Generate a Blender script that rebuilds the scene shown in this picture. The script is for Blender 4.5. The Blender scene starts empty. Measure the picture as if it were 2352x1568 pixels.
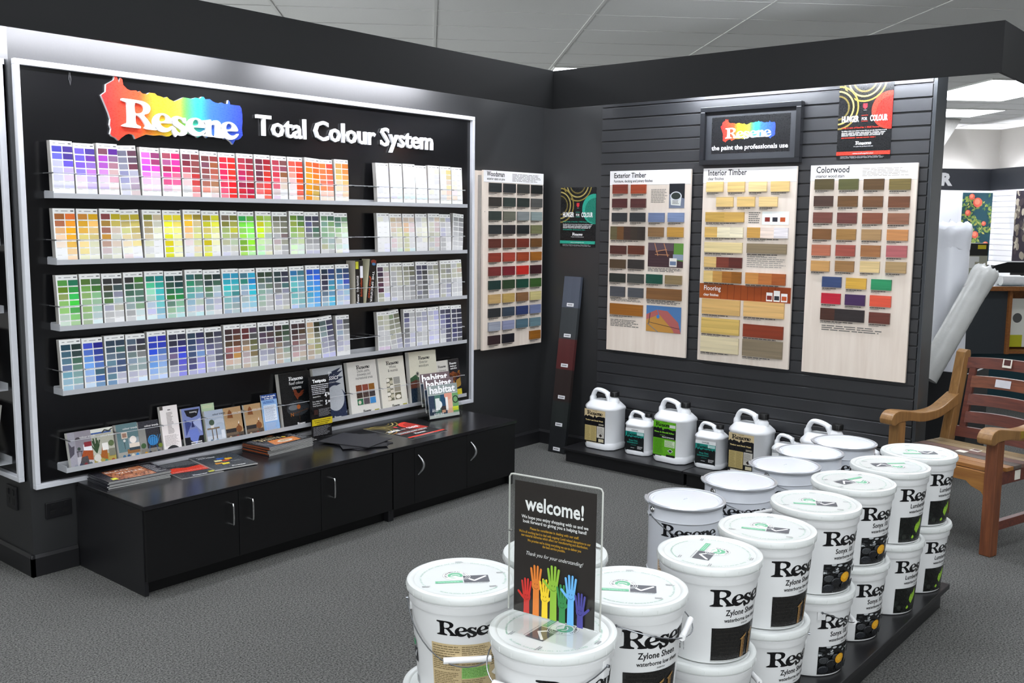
import bpy, bmesh, math, random
from mathutils import Vector, Matrix
from mathutils.geometry import tessellate_polygon
random.seed(7)
PI = math.pi
S = bpy.context.scene
C = S.collection

# ------------------------------------------------------------------ camera, world, exposure
cam_d = bpy.data.cameras.new('camera')
cam_d.sensor_width = 36.0
cam_d.lens = 2234.3 / 2352 * 36.0
cam_d.clip_start = 0.05
cam = bpy.data.objects.new('camera', cam_d)
C.objects.link(cam)
_r = Vector((0.64556, -0.76363, 0.01065)); _u = Vector((0.08842, 0.08859, 0.99214)); _f = Vector((0.75857, 0.63955, -0.12471))
cam.matrix_world = Matrix(((_r.x, _u.x, -_f.x, -5.5051), (_r.y, _u.y, -_f.y, -4.3691), (_r.z, _u.z, -_f.z, 1.6253), (0, 0, 0, 1)))
S.camera = cam
S.view_settings.view_transform = 'Standard'
S.view_settings.look = 'None'
S.view_settings.gamma = 1.0
S.view_settings.use_curve_mapping = False
S.view_settings.exposure = 0.0
world = bpy.data.worlds.new('world')
S.world = world
world.use_nodes = True
_bg = world.node_tree.nodes['Background']
_bg.inputs[0].default_value = (0.93, 0.97, 1.0, 1)
_bg.inputs[1].default_value = 4.5          # daylight for the unseen openings added to light the ceiling and pail sides
S.cycles.use_denoising = True
S.cycles.max_bounces = 8
S.cycles.sample_clamp_indirect = 6.0
TROFFER = 17.0
TUBE_L = 105.0
TUBE_R = 150.0

# ------------------------------------------------------------------ colour and materials
def lin(h):
    if not isinstance(h, str):
        return tuple(h)
    if len(h) == 3:
        h = h[0]*2 + h[1]*2 + h[2]*2
    o = []
    for i in (0, 2, 4):
        c = int(h[i:i+2], 16) / 255
        o.append(c/12.92 if c <= 0.04045 else ((c+0.055)/1.055)**2.4)
    return tuple(o)

MATS = {}
def mat(name, col, rough=0.5, metal=0.0, var=0.12, scale=30.0, bump=0.0, bscale=200.0, emit=0.0, spec=0.5, coat=0.0, stretch=(1, 1, 1), alpha=None):
    if name in MATS:
        return MATS[name]
    m = bpy.data.materials.new(name); m.use_nodes = True
    nt = m.node_tree; b = nt.nodes['Principled BSDF']
    c = lin(col)
    tc = nt.nodes.new('ShaderNodeTexCoord'); mp = nt.nodes.new('ShaderNodeMapping')
    mp.inputs['Scale'].default_value = stretch
    nt.links.new(tc.outputs['Object'], mp.inputs[0])
    nz = nt.nodes.new('ShaderNodeTexNoise'); nz.inputs['Scale'].default_value = scale; nz.inputs['Detail'].default_value = 5
    nt.links.new(mp.outputs[0], nz.inputs['Vector'])
    mx = nt.nodes.new('ShaderNodeMix'); mx.data_type = 'RGBA'
    mx.inputs[6].default_value = tuple(max(0, x*(1-var)) for x in c) + (1,)
    mx.inputs[7].default_value = tuple(min(1, x*(1+var)) for x in c) + (1,)
    nt.links.new(nz.outputs['Fac'], mx.inputs[0])
    nt.links.new(mx.outputs[2], b.inputs['Base Color'])
    b.inputs['Roughness'].default_value = rough
    b.inputs['Metallic'].default_value = metal
    b.inputs['Specular IOR Level'].default_value = spec
    b.inputs['Coat Weight'].default_value = coat
    if emit:
        b.inputs['Emission Color'].default_value = c + (1,)
        b.inputs['Emission Strength'].default_value = emit
    if bump:
        n2 = nt.nodes.new('ShaderNodeTexNoise'); n2.inputs['Scale'].default_value = bscale; n2.inputs['Detail'].default_value = 4
        nt.links.new(mp.outputs[0], n2.inputs['Vector'])
        bp = nt.nodes.new('ShaderNodeBump'); bp.inputs['Strength'].default_value = bump; bp.inputs['Distance'].default_value = 0.004
        nt.links.new(n2.outputs['Fac'], bp.inputs['Height']); nt.links.new(bp.outputs[0], b.inputs['Normal'])
    MATS[name] = m
    return m

def print_mat(name, rough, coat=0.0, spec=0.5):
    m = bpy.data.materials.new(name); m.use_nodes = True
    nt = m.node_tree; b = nt.nodes['Principled BSDF']
    a = nt.nodes.new('ShaderNodeAttribute'); a.attribute_name = 'ink'
    nz = nt.nodes.new('ShaderNodeTexNoise'); nz.inputs['Scale'].default_value = 60
    mr = nt.nodes.new('ShaderNodeMapRange'); mr.inputs[3].default_value = rough*0.85; mr.inputs[4].default_value = rough*1.15
    nt.links.new(nz.outputs['Fac'], mr.inputs[0]); nt.links.new(mr.outputs[0], b.inputs['Roughness'])
    nt.links.new(a.outputs['Color'], b.inputs['Base Color'])
    b.inputs['Coat Weight'].default_value = coat
    b.inputs['Specular IOR Level'].default_value = spec
    return m
PRINT = print_mat('printed_paper', 0.55, spec=0.3)
GLOSSY = print_mat('glossy_print', 0.28)
STAIN = print_mat('stained_timber', 0.42)

def wood(name, c1, c2, stretch=(2, 30, 30), rough=0.45, scale=3.0):
    if name in MATS:
        return MATS[name]
    m = bpy.data.materials.new(name); m.use_nodes = True
    nt = m.node_tree; b = nt.nodes['Principled BSDF']
    tc = nt.nodes.new('ShaderNodeTexCoord'); mp = nt.nodes.new('ShaderNodeMapping'); mp.inputs['Scale'].default_value = stretch
    nz = nt.nodes.new('ShaderNodeTexNoise'); nz.inputs['Scale'].default_value = scale; nz.inputs['Detail'].default_value = 6; nz.inputs['Distortion'].default_value = 0.6
    cr = nt.nodes.new('ShaderNodeValToRGB')
    cr.color_ramp.elements[0].position = 0.3; cr.color_ramp.elements[0].color = lin(c1) + (1,)
    cr.color_ramp.elements[1].position = 0.7; cr.color_ramp.elements[1].color = lin(c2) + (1,)
    nt.links.new(tc.outputs['Object'], mp.inputs[0]); nt.links.new(mp.outputs[0], nz.inputs['Vector'])
    nt.links.new(nz.outputs['Fac'], cr.inputs[0]); nt.links.new(cr.outputs[0], b.inputs['Base Color'])
    b.inputs['Roughness'].default_value = rough
    MATS[name] = m
    return m

def clear(name, tint=(1, 1, 1), rough=0.03, weight=0.9):
    # thin clear acrylic: mostly see-through with a faint surface gloss
    m = bpy.data.materials.new(name); m.use_nodes = True
    nt = m.node_tree; nt.nodes.clear()
    out = nt.nodes.new('ShaderNodeOutputMaterial'); mix = nt.nodes.new('ShaderNodeMixShader')
    tr = nt.nodes.new('ShaderNodeBsdfTransparent'); gl = nt.nodes.new('ShaderNodeBsdfGlossy'); lw = nt.nodes.new('ShaderNodeLayerWeight'); pw = nt.nodes.new('ShaderNodeMath'); pw.operation = 'POWER'; pw.inputs[1].default_value = 4.0; ma = nt.nodes.new('ShaderNodeMath'); ma.operation = 'MULTIPLY_ADD'; ma.inputs[1].default_value = 0.6; ma.inputs[2].default_value = 0.03
    nz = nt.nodes.new('ShaderNodeTexNoise'); nz.inputs['Scale'].default_value = 8
    mr = nt.nodes.new('ShaderNodeMapRange'); mr.inputs[3].default_value = rough; mr.inputs[4].default_value = rough*2
    nt.links.new(nz.outputs['Fac'], mr.inputs[0]); nt.links.new(mr.outputs[0], gl.inputs['Roughness'])
    tr.inputs[0].default_value = tint + (1,)
    lw.inputs['Blend'].default_value = 0.5
    nt.links.new(lw.outputs['Facing'], pw.inputs[0]); nt.links.new(pw.outputs[0], ma.inputs[0]); nt.links.new(ma.outputs[0], mix.inputs[0]); nt.links.new(tr.outputs[0], mix.inputs[1]); nt.links.new(gl.outputs[0], mix.inputs[2])
    nt.links.new(mix.outputs[0], out.inputs[0])
    return m
ACRYLIC = clear('clear_acrylic', (0.97, 0.975, 0.97))
FILM = None

# ------------------------------------------------------------------ object helpers
def link(name, me, m, parent=None, smooth=None):
    o = bpy.data.objects.new(name, me); C.objects.link(o)
    if m is not None and not me.materials:
        me.materials.append(m)
    if parent is not None:
        o.parent = parent
    if smooth is not None:
        for p in me.polygons:
            p.use_smooth = True
        me.set_sharp_from_angle(angle=math.radians(smooth))
    return o

def obj(name, bm, m, parent=None, smooth=None, recalc=True):
    if recalc:
        bmesh.ops.recalc_face_normals(bm, faces=bm.faces)
    me = bpy.data.meshes.new(name); bm.to_mesh(me); bm.free()
    return link(name, me, m, parent, smooth)

def tag(o, label, cat, group=None, kind=None):
    o['label'] = label; o['category'] = cat
    if group: o['group'] = group
    if kind: o['kind'] = kind
    return o

def thing(name, label, cat, M=None, group=None):
    o = bpy.data.objects.new(name, None); C.objects.link(o)
    o.empty_display_size = 0.05
    if M is not None:
        o.matrix_world = M
    return tag(o, label, cat, group)

def struct(name, bm, m, smooth=None):
    o = obj(name, bm, m, None, smooth); o['kind'] = 'structure'
    return o

def copy_tree(o, parent=None):
    c = o.copy(); C.objects.link(c)
    if parent is not None:
        c.parent = parent; c.matrix_parent_inverse = o.matrix_parent_inverse.copy()
    for ch in list(o.children):
        copy_tree(ch, c)
    return c

def frame(origin, u, v):
    u = Vector(u).normalized(); v = Vector(v).normalized(); n = u.cross(v).normalized(); v = n.cross(u)
    return Matrix(((u.x, v.x, n.x, origin[0]), (u.y, v.y, n.y, origin[1]), (u.z, v.z, n.z, origin[2]), (0, 0, 0, 1)))
def on_left(x, y, z):           # local u = +x, v = up, n = out of the display wall
    return frame((x, y, z), (1, 0, 0), (0, 0, 1))
def on_right(x, y, z):          # local u = -y, v = up, n = out of the slat wall
    return frame((x, y, z), (0, -1, 0), (0, 0, 1))
def flat(x, y, z, deg=0):       # lying flat, u along heading deg, n up
    a = math.radians(deg); return frame((x, y, z), (math.cos(a), math.sin(a), 0), (-math.sin(a), math.cos(a), 0))
def upright(x, y, z, deg=0):    # ordinary z-up placement
    return Matrix.Translation((x, y, z)) @ Matrix.Rotation(math.radians(deg), 4, 'Z')

def bx(bm, x0, x1, y0, y1, z0, z1, bev=0.0, M=None, seg=2):
    t = bmesh.new()
    vs = [t.verts.new(p) for p in ((x0,y0,z0),(x1,y0,z0),(x1,y1,z0),(x0,y1,z0),(x0,y0,z1),(x1,y0,z1),(x1,y1,z1),(x0,y1,z1))]
    for f in ((0,3,2,1),(4,5,6,7),(0,1,5,4),(1,2,6,5),(2,3,7,6),(3,0,4,7)):
        t.faces.new([vs[i] for i in f])
    if bev:
        bmesh.ops.bevel(t, geom=list(t.edges), offset=bev, segments=seg, affect='EDGES', profile=0.6)
    merge(bm, t, M)
def merge(bm, t, M=None):
    if M is not None:
        bmesh.ops.transform(t, matrix=M, verts=t.verts)
    me = bpy.data.meshes.new('tmp'); t.to_mesh(me); t.free(); bm.from_mesh(me); bpy.data.meshes.remove(me)

def tube(bm, pts, r, n=8, caps=True, closed=False, flatx=1.0):
    pts = [Vector(p) for p in pts]; N = len(pts); rings = []; up = None
    for i, p in enumerate(pts):
        if closed: d = pts[(i+1) % N] - pts[i-1]
        else: d = pts[min(i+1, N-1)] - pts[max(i-1, 0)]
        d.normalize()
        if up is None:
            up = Vector((0, 0, 1)) if abs(d.z) < 0.9 else Vector((1, 0, 0))
        a = d.cross(up)
        if a.length < 1e-6: a = d.orthogonal()
        a.normalize(); b = a.cross(d).normalized(); up = b
        rr = r[i] if isinstance(r, (list, tuple)) else r
        rings.append([bm.verts.new(p + a*rr*flatx*math.cos(2*PI*k/n) + b*rr*math.sin(2*PI*k/n)) for k in range(n)])
    for i in range(N if closed else N-1):
        A, B = rings[i], rings[(i+1) % N]
        for k in range(n):
            bm.faces.new((A[k], A[(k+1) % n], B[(k+1) % n], B[k]))
    if caps and not closed:
        bm.faces.new(rings[0][::-1]); bm.faces.new(rings[-1])

def lathe(bm, prof, n=48, M=None):
    t = bmesh.new(); rings = []
    for r, z in prof:
        if r < 1e-6: rings.append([t.verts.new((0, 0, z))])
        else: rings.append([t.verts.new((r*math.cos(2*PI*k/n), r*math.sin(2*PI*k/n), z)) for k in range(n)])
    for A, B in zip(rings, rings[1:]):
        if len(A) == 1 and len(B) == 1: continue
        for k in range(n):
            a0, a1 = A[k % len(A)], A[(k+1) % n % len(A)]; b0, b1 = B[k % len(B)], B[(k+1) % n % len(B)]
            vs = []
            for v in (a0, a1, b1, b0):
                if v not in vs: vs.append(v)
            t.faces.new(vs)
    merge(bm, t, M)

def prism(bm, pts, axis, a0, a1, bev=0.0, M=None):
    # closed outline in the plane normal to axis, extruded from a0 to a1
    t = bmesh.new()
    def P(p, a):
        return {'x': (a, p[0], p[1]), 'y': (p[0], a, p[1]), 'z': (p[0], p[1], a)}[axis]
    A = [t.verts.new(P(p, a0)) for p in pts]; B = [t.verts.new(P(p, a1)) for p in pts]
    n = len(pts)
    t.faces.new(A); t.faces.new(B[::-1])
    for i in range(n):
        t.faces.new((A[i], A[(i+1) % n], B[(i+1) % n], B[i]))
    bmesh.ops.recalc_face_normals(t, faces=t.faces)
    if bev:
        bmesh.ops.bevel(t, geom=[e for e in t.edges if e.calc_face_angle(0) > 0.6], offset=bev, segments=2, affect='EDGES', profile=0.6)
    merge(bm, t, M)

def smooth_loop(pts, k=4):
    n = len(pts); out = []
    for i in range(n):
        p0, p1, p2, p3 = (Vector(pts[(i+j-1) % n]) for j in range(4))
        for s in range(k):
            t = s/k
            out.append(tuple(0.5*((2*p1) + (p2-p0)*t + (2*p0-5*p1+4*p2-p3)*t*t + (3*p1-p0-3*p2+p3)*t**3)))
    return out
def smooth_path(pts, k=5):
    n = len(pts); out = []
    for i in range(n-1):
        p0, p1, p2, p3 = (Vector(pts[min(max(i+j-1, 0), n-1)]) for j in range(4))
        for s in range(k):
            t = s/k
            out.append(0.5*((2*p1) + (p2-p0)*t + (2*p0-5*p1+4*p2-p3)*t*t + (3*p1-p0-3*p2+p3)*t**3))
    out.append(Vector(pts[-1]))
    return out

# ------------------------------------------------------------------ lettering
_ts = bpy.data.scenes.new('lettering')
_tcache = {}
def text_geo(s, bold=0.0, shear=0.0, align='LEFT', space=1.0):
    key = (s, bold, shear, align, space)
    if key in _tcache: return _tcache[key]
    cu = bpy.data.curves.new('t', 'FONT'); cu.body = s; cu.size = 1.0; cu.align_x = align; cu.offset = bold; cu.shear = shear
    cu.resolution_u = 2; cu.fill_mode = 'FRONT'; cu.space_character = space
    o = bpy.data.objects.new('t', cu); _ts.collection.objects.link(o)
    vl = _ts.view_layers[0]; vl.update(); dg = vl.depsgraph; e = o.evaluated_get(dg); me = e.to_mesh()
    V = [(v.co.x, v.co.y) for v in me.vertices]; F = [tuple(p.vertices) for p in me.polygons]
    e.to_mesh_clear(); bpy.data.objects.remove(o); bpy.data.curves.remove(cu)
    _tcache[key] = (V, F)
    return V, F

_G = {
 'R': ([(2,0),(1,6),(10,12),(15,20),(15,80),(9,88),(0,91),(0,98),(8,100),(48,100),(70,97),(84,86),(86,72),(79,58),(66,50),(76,36),(85,22),(94,13),(103,9),(103,1),(96,0),(70,0),(66,5),(70,11),(65,22),(56,36),(48,44),(40,44),(40,20),(44,12),(54,8),(54,1),(48,0)], [(39,55),(39,88),(51,89),(62,84),(67,72),(63,60),(52,54)]),
 'e': ([(62,33),(61,46),(52,60),(36,67),(18,62),(4,46),(0,28),(6,10),(20,-1),(36,-2),(52,5),(64,20),(60,23),(50,16),(39,14),(29,19),(24,29),(44,31)], [(22,37),(24,52),(32,60),(41,57),(44,46),(38,39)]),
 's': ([(46,64),(47,46),(40,45),(33,55),(25,58),(20,53),(24,46),(36,38),(48,28),(51,14),(44,2),(30,-4),(19,-2),(12,-10),(7,-4),(2,8),(3,24),(11,24),(17,13),(25,7),(31,10),(29,18),(18,25),(6,34),(1,47),(6,60),(18,67),(30,65),(38,62)], None),
 'n': ([(0,0),(0,5),(8,9),(9,20),(9,46),(6,52),(-1,54),(0,60),(14,63),(26,67),(30,64),(30,57),(40,65),(52,67),(63,60),(66,46),(66,14),(73,7),(73,0),(40,0),(40,5),(44,10),(44,40),(41,48),(35,48),(30,42),(30,10),(34,5),(34,0)], None),
}
_logo_layout = [('R', 0, 0, 1.28, 1.0, 0), ('e', 118, -3, 1.3, 1.0, 6), ('s', 194, -6, 1.3, 1.02, 0), ('e', 256, -3, 1.3, 1.0, 4), ('n', 328, 0, 1.22, 0.98, 0), ('e', 404, -2, 1.3, 1.0, 6)]
LOGO = []          # list of (outer, hole) in units of the capital height
for ch, x0, y0, sx, sy, rot in _logo_layout:
    outer, hole = _G[ch]; a = math.radians(rot)
    def T(p):
        X, Y = p[0]*sx, p[1]*sy
        return ((x0 + X*math.cos(a) - (Y-30)*math.sin(a))/100, (y0 + 30 + X*math.sin(a)*0.4 + (Y-30)*math.cos(a))/100)
    LOGO.append(([T(p) for p in smooth_loop(outer, 3)], [T(p) for p in smooth_loop(hole, 3)] if hole else None))
LOGO_W = 4.86

def tess(loops):
    L = [[Vector((p[0], p[1], 0)) for p in l] for l in loops]
    tr = tessellate_polygon(L)
    V = [p for l in loops for p in l]
    return V, tr

def extrude_loops(bm, loops, z0, z1):
    V, tr = tess(loops)
    top = [bm.verts.new((x, y, z1)) for x, y in V]; bot = [bm.verts.new((x, y, z0)) for x, y in V]
    for t in tr:
        try:
            bm.faces.new([top[i] for i in t]); bm.faces.new([bot[i] for i in reversed(t)])
        except ValueError: pass
    b = 0
    for l in loops:
        n = len(l)
        for i in range(n):
            j = (i+1) % n
            try: bm.faces.new((top[b+i], top[b+j], bot[b+j], bot[b+i]))
            except ValueError: pass
        b += n

_sp = [(690,650),(718,630),(722,585),(750,570),(768,560),(775,535),(790,540),(800,575),(810,545),(822,555),(826,590),(850,615),(870,625),(905,625),(918,635),(930,630),(945,645),(975,650),(990,640),(1025,645),(1040,660),(1060,665),(1085,675),(1105,670),(1120,685),(1150,700),(1180,690),(1215,675),(1245,680),(1270,685),(1300,678),(1330,685),(1345,672),(1358,675),(1368,690),(1400,690),(1420,705),(1440,715),(1465,720),(1485,715),(1505,725),(1530,725),(1535,700),(1545,712),(1548,730),(1580,735),(1620,740),(1632,760),(1637,800),(1638,850),(1632,900),(1637,945),(1620,965),(1600,975),(1580,975),(1560,1005),(1545,985),(1520,965),(1500,965),(1480,950),(1440,935),(1390,935),(1370,950),(1355,935),(1330,935),(1305,945),(1285,925),(1240,915),(1210,910),(1170,915),(1150,905),(1110,925),(1090,925),(1060,915),(1010,915),(960,905),(930,915),(890,930),(880,905),(855,895),(830,900),(800,920),(785,935),(765,915),(745,905),(735,890),(742,860),(735,835),(740,800),(730,760),(712,710)]
# brush-splash outline in a 1 x 0.37 box, straightened from the slope it is seen at
SPLASH = [((x-690)/948, (760 + 0.128*(x-690) - y)/948*0.92 + 0.158) for x, y in _sp]
def rainbow(t):
    st = [(0, 'e52b2e'), (0.25, 'ee4f2c'), (0.36, 'f6a92b'), (0.46, 'f4dc33'), (0.56, '62c24a'), (0.65, '35b7a6'), (0.74, '3b6fd8'), (1, '3346b8')]
    t = min(max(t, 0), 1)
    for (a, c), (b, d) in zip(st, st[1:]):
        if t <= b:
            k = (t-a)/(b-a); c, d = lin(c), lin(d); return tuple(c[i]+(d[i]-c[i])*k for i in range(3))

# ------------------------------------------------------------------ flat printed artwork
class Art:
    STEP = 0.00012
    def __init__(s): s.V = []; s.F = []; s.K = []; s.z = 0.0
    def up(s, n=1): s.z += s.STEP*n
    def face(s, pts, cols, z=None):
        z = s.z if z is None else z
        b = len(s.V); s.V += [(p[0], p[1], p[2] if len(p) > 2 else z) for p in pts]
        s.F.append(tuple(range(b, b+len(pts))))
        if isinstance(cols, list): s.K.append([lin(c) for c in cols])
        else: s.K.append([lin(cols)]*len(pts))
    def slab(s, x0, y0, x1, y1, th, col, side=None):
        side = side or col
        s.face([(x0,y0,0),(x1,y0,0),(x1,y1,0),(x0,y1,0)], col)
        s.face([(x0,y0,-th),(x0,y1,-th),(x1,y1,-th),(x1,y0,-th)], side)
        for a, b in (((x0,y0),(x1,y0)),((x1,y0),(x1,y1)),((x1,y1),(x0,y1)),((x0,y1),(x0,y0))):
            s.face([(*a,-th),(*b,-th),(*b,0),(*a,0)], side)
        s.up()
    def rect(s, x0, y0, x1, y1, col, up=1):
        s.face([(x0,y0),(x1,y0),(x1,y1),(x0,y1)], col); s.up(up)
    def grad(s, x0, y0, x1, y1, c0, c1):      # printed colour blend, bottom to top
        s.face([(x0,y0),(x1,y0),(x1,y1),(x0,y1)], [c0, c0, c1, c1]); s.up()
    def gradx(s, x0, y0, x1, y1, c0, c1):
        s.face([(x0,y0),(x1,y0),(x1,y1),(x0,y1)], [c0, c1, c1, c0]); s.up()
    def poly(s, pts, col, up=1, clip=None):
        if clip: pts = clip_poly(pts, clip)
        if len(pts) < 3: return
        V, tr = tess([pts])
        for t in tr:
            q = [V[i] for i in t]
            ar = (q[1][0]-q[0][0])*(q[2][1]-q[0][1])-(q[2][0]-q[0][0])*(q[1][1]-q[0][1])
            s.face(q if ar > 0 else q[::-1], col)
        s.up(up)
    def disc(s, cx, cy, rx, col, ry=None, n=24, up=1, clip=None):
        ry = ry or rx; s.poly([(cx+rx*math.cos(2*PI*k/n), cy+ry*math.sin(2*PI*k/n)) for k in range(n)], col, up, clip)
    def ring(s, cx, cy, r, w, col, n=32, a0=0, a1=360, clip=None, up=1):
        for k in range(n):
            t0, t1 = (math.radians(a0+(a1-a0)*(k+j)/n) for j in (0, 1))
            q = [(cx+(r-w)*math.cos(t0), cy+(r-w)*math.sin(t0)), (cx+r*math.cos(t0), cy+r*math.sin(t0)), (cx+r*math.cos(t1), cy+r*math.sin(t1)), (cx+(r-w)*math.cos(t1), cy+(r-w)*math.sin(t1))]
            if clip: q = clip_poly(q, clip)
            if len(q) > 2: s.face(q, col)
        s.up(up)
    def stroke(s, pts, w, col, up=1, n=8):
        for a, b in zip(pts, pts[1:]):
            a, b = Vector(a), Vector(b); d = (b-a); L = d.length
            if L < 1e-6: continue
            d /= L; p = Vector((-d.y, d.x))*w/2
            s.face([tuple(a-p), tuple(b-p), tuple(b+p), tuple(a+p)], col)
        s.up()
        for a in pts: s.disc(a[0], a[1], w/2, col, n=n, up=0)
        s.up(up)
    def text(s, t, x, y, size, col, bold=0.0, align='LEFT', shear=0.0, sx=1.0, rot=0.0, fit=None, space=1.0):
        V, F = text_geo(t, bold, shear, align, space)
        if not V: return
        if fit:
            w = max(v[0] for v in V) - min(v[0] for v in V); sx = fit/(w*size)
        c, n = math.cos(math.radians(rot)), math.sin(math.radians(rot))
        for f in F:
            q = [(V[i][0]*size*sx, V[i][1]*size) for i in f]
            s.face([(x+a*c-b*n, y+a*n+b*c) for a, b in q], col)
        s.up()
    def logo(s, x, y, w, col, shadow=None):
        k = w/LOGO_W
        for outer, hole in LOGO:
            V, tr = tess([outer, hole] if hole else [outer])
            for t in tr:
                q = [(x+V[i][0]*k, y+V[i][1]*k) for i in t]
                ar = (q[1][0]-q[0][0])*(q[2][1]-q[0][1])-(q[2][0]-q[0][0])*(q[1][1]-q[0][1])
                s.face(q if ar > 0 else q[::-1], col)
        s.up()
    def splash(s, x, y, w):
        pts = [(x+p[0]*w, y+p[1]*w) for p in SPLASH]
        bm = bmesh.new(); V, tr = tess([pts]); vs = [bm.verts.new((p[0], p[1], 0)) for p in V]
        for t in tr:
            try: bm.faces.new([vs[i] for i in t])
            except ValueError: pass
        for k in range(1, 40):
            bmesh.ops.bisect_plane(bm, geom=bm.verts[:]+bm.edges[:]+bm.faces[:], plane_co=(x+w*k/40, 0, 0), plane_no=(1, 0, 0))
        bmesh.ops.recalc_face_normals(bm, faces=bm.faces)
        for f in bm.faces:
            q = [(v.co.x, v.co.y) for v in f.verts]
            if f.normal.z < 0: q = q[::-1]
            s.face(q, [rainbow((p[0]-x)/w) for p in q])
        bm.free(); s.up()
    def lines(s, x0, y0, x1, y1, n, col, th=0.5, ragged=0.25, word=None, seed=1):
        # rows of print too small to read: broken word-length bars
        rr = random.Random(seed); dy = (y1-y0)/n
        word = word or (x1-x0)/7
        for i in range(n):
            y = y1 - (i+1)*dy + dy*(1-th)/2; x = x0; end = x1 - rr.random()*ragged*(x1-x0)
            while x < end:
                w = min(word*(0.4+rr.random()), end-x)
                s.face([(x, y), (x+w*0.86, y), (x+w*0.86, y+dy*th), (x, y+dy*th)], col); x += w
        s.up()
    def mesh(s, name='print', bend=None, step=0.006, f=None):
        me = bpy.data.meshes.new(name); me.from_pydata(s.V, [], s.F)
        at = me.attributes.new('ink', 'FLOAT_COLOR', 'CORNER')
        buf = []
        for k in s.K:
            for c in k: buf += [c[0], c[1], c[2], 1.0]
        at.data.foreach_set('color', buf)
        if bend or f:
            bm = bmesh.new(); bm.from_mesh(me)
            if step:
                xs = [v[0] for v in s.V]; x = min(xs)+step
                while x < max(xs):
                    bmesh.ops.bisect_plane(bm, geom=bm.verts[:]+bm.edges[:]+bm.faces[:], plane_co=(x, 0, 0), plane_no=(1, 0, 0)); x += step
            for v in bm.verts:
                v.co = Vector((bend or f)(v.co.x, v.co.y, v.co.z))
            bm.to_mesh(me); bm.free()
        me.update()
        return me
    def obj(s, name, parent=None, m=None, **k):
        return link(name, s.mesh(name, **k), m or PRINT, parent)

def clip_poly(pts, box):
    x0, y0, x1, y1 = box
    def cut(P, ins, inter):
        o = []
        for i in range(len(P)):
            a, b = P[i-1], P[i]
            if ins(b):
                if not ins(a): o.append(inter(a, b))
                o.append(b)
            elif ins(a): o.append(inter(a, b))
        return o
    def ix(X): return lambda a, b: (X, a[1]+(b[1]-a[1])*(X-a[0])/(b[0]-a[0]))
    def iy(Y): return lambda a, b: (a[0]+(b[0]-a[0])*(Y-a[1])/(b[1]-a[1]), Y)
    P = [tuple(p[:2]) for p in pts]
    for ins, it in ((lambda p: p[0] >= x0, ix(x0)), (lambda p: p[0] <= x1, ix(x1)), (lambda p: p[1] >= y0, iy(y0)), (lambda p: p[1] <= y1, iy(y1))):
        if len(P) < 3: return []
        P = cut(P, ins, it)
    return P
# ------------------------------------------------------------------ the setting
BLACKWALL = mat('black_wall_paint', '1a1b1d', 0.47, spec=1.0, var=0.15, scale=6, bump=0.04, bscale=90)
FASCIA = mat('matt_black_fascia', '161718', 0.6, spec=0.25, var=0.08, scale=4, bump=0.03, bscale=120)
SLAT = mat('black_slat_board', '26272a', 0.42, spec=0.8, var=0.12, scale=8)
SKIRT = mat('black_skirting', '1b1b1d', 0.4, var=0.1)
CEIL = mat('ceiling_tile', 'e4e4e0', 0.9, var=0.04, scale=70, bump=0.12, bscale=160)
GRID = mat('ceiling_grid', 'dcdcd8', 0.5, var=0.03)
GREYWALL = mat('grey_painted_wall', '9d9a94', 0.8, var=0.05, scale=4)
WHITEPLASTIC = mat('white_light_diffuser', 'ffffff', 0.5, var=0.01)
LIGHTON = mat('lit_diffuser', 'f4f8ff', 0.5, var=0.01, emit=TROFFER)
TUBEON_L = mat('lit_tube_cool', 'f4f6ff', 0.5, var=0.01, emit=TUBE_L)
TUBEON_R = mat('lit_tube_daylight', 'eef4ff', 0.5, var=0.01, emit=TUBE_R)
CHROME = mat('bright_chrome', 'd8d8d8', 0.18, metal=1.0, var=0.05)
ALU = mat('silver_frame', 'dcdee4', 0.4, metal=0.1, var=0.06, scale=20, stretch=(1, 1, 1))
STEEL = mat('satin_steel', 'b4b5b6', 0.3, metal=0.9, var=0.1)

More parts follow.
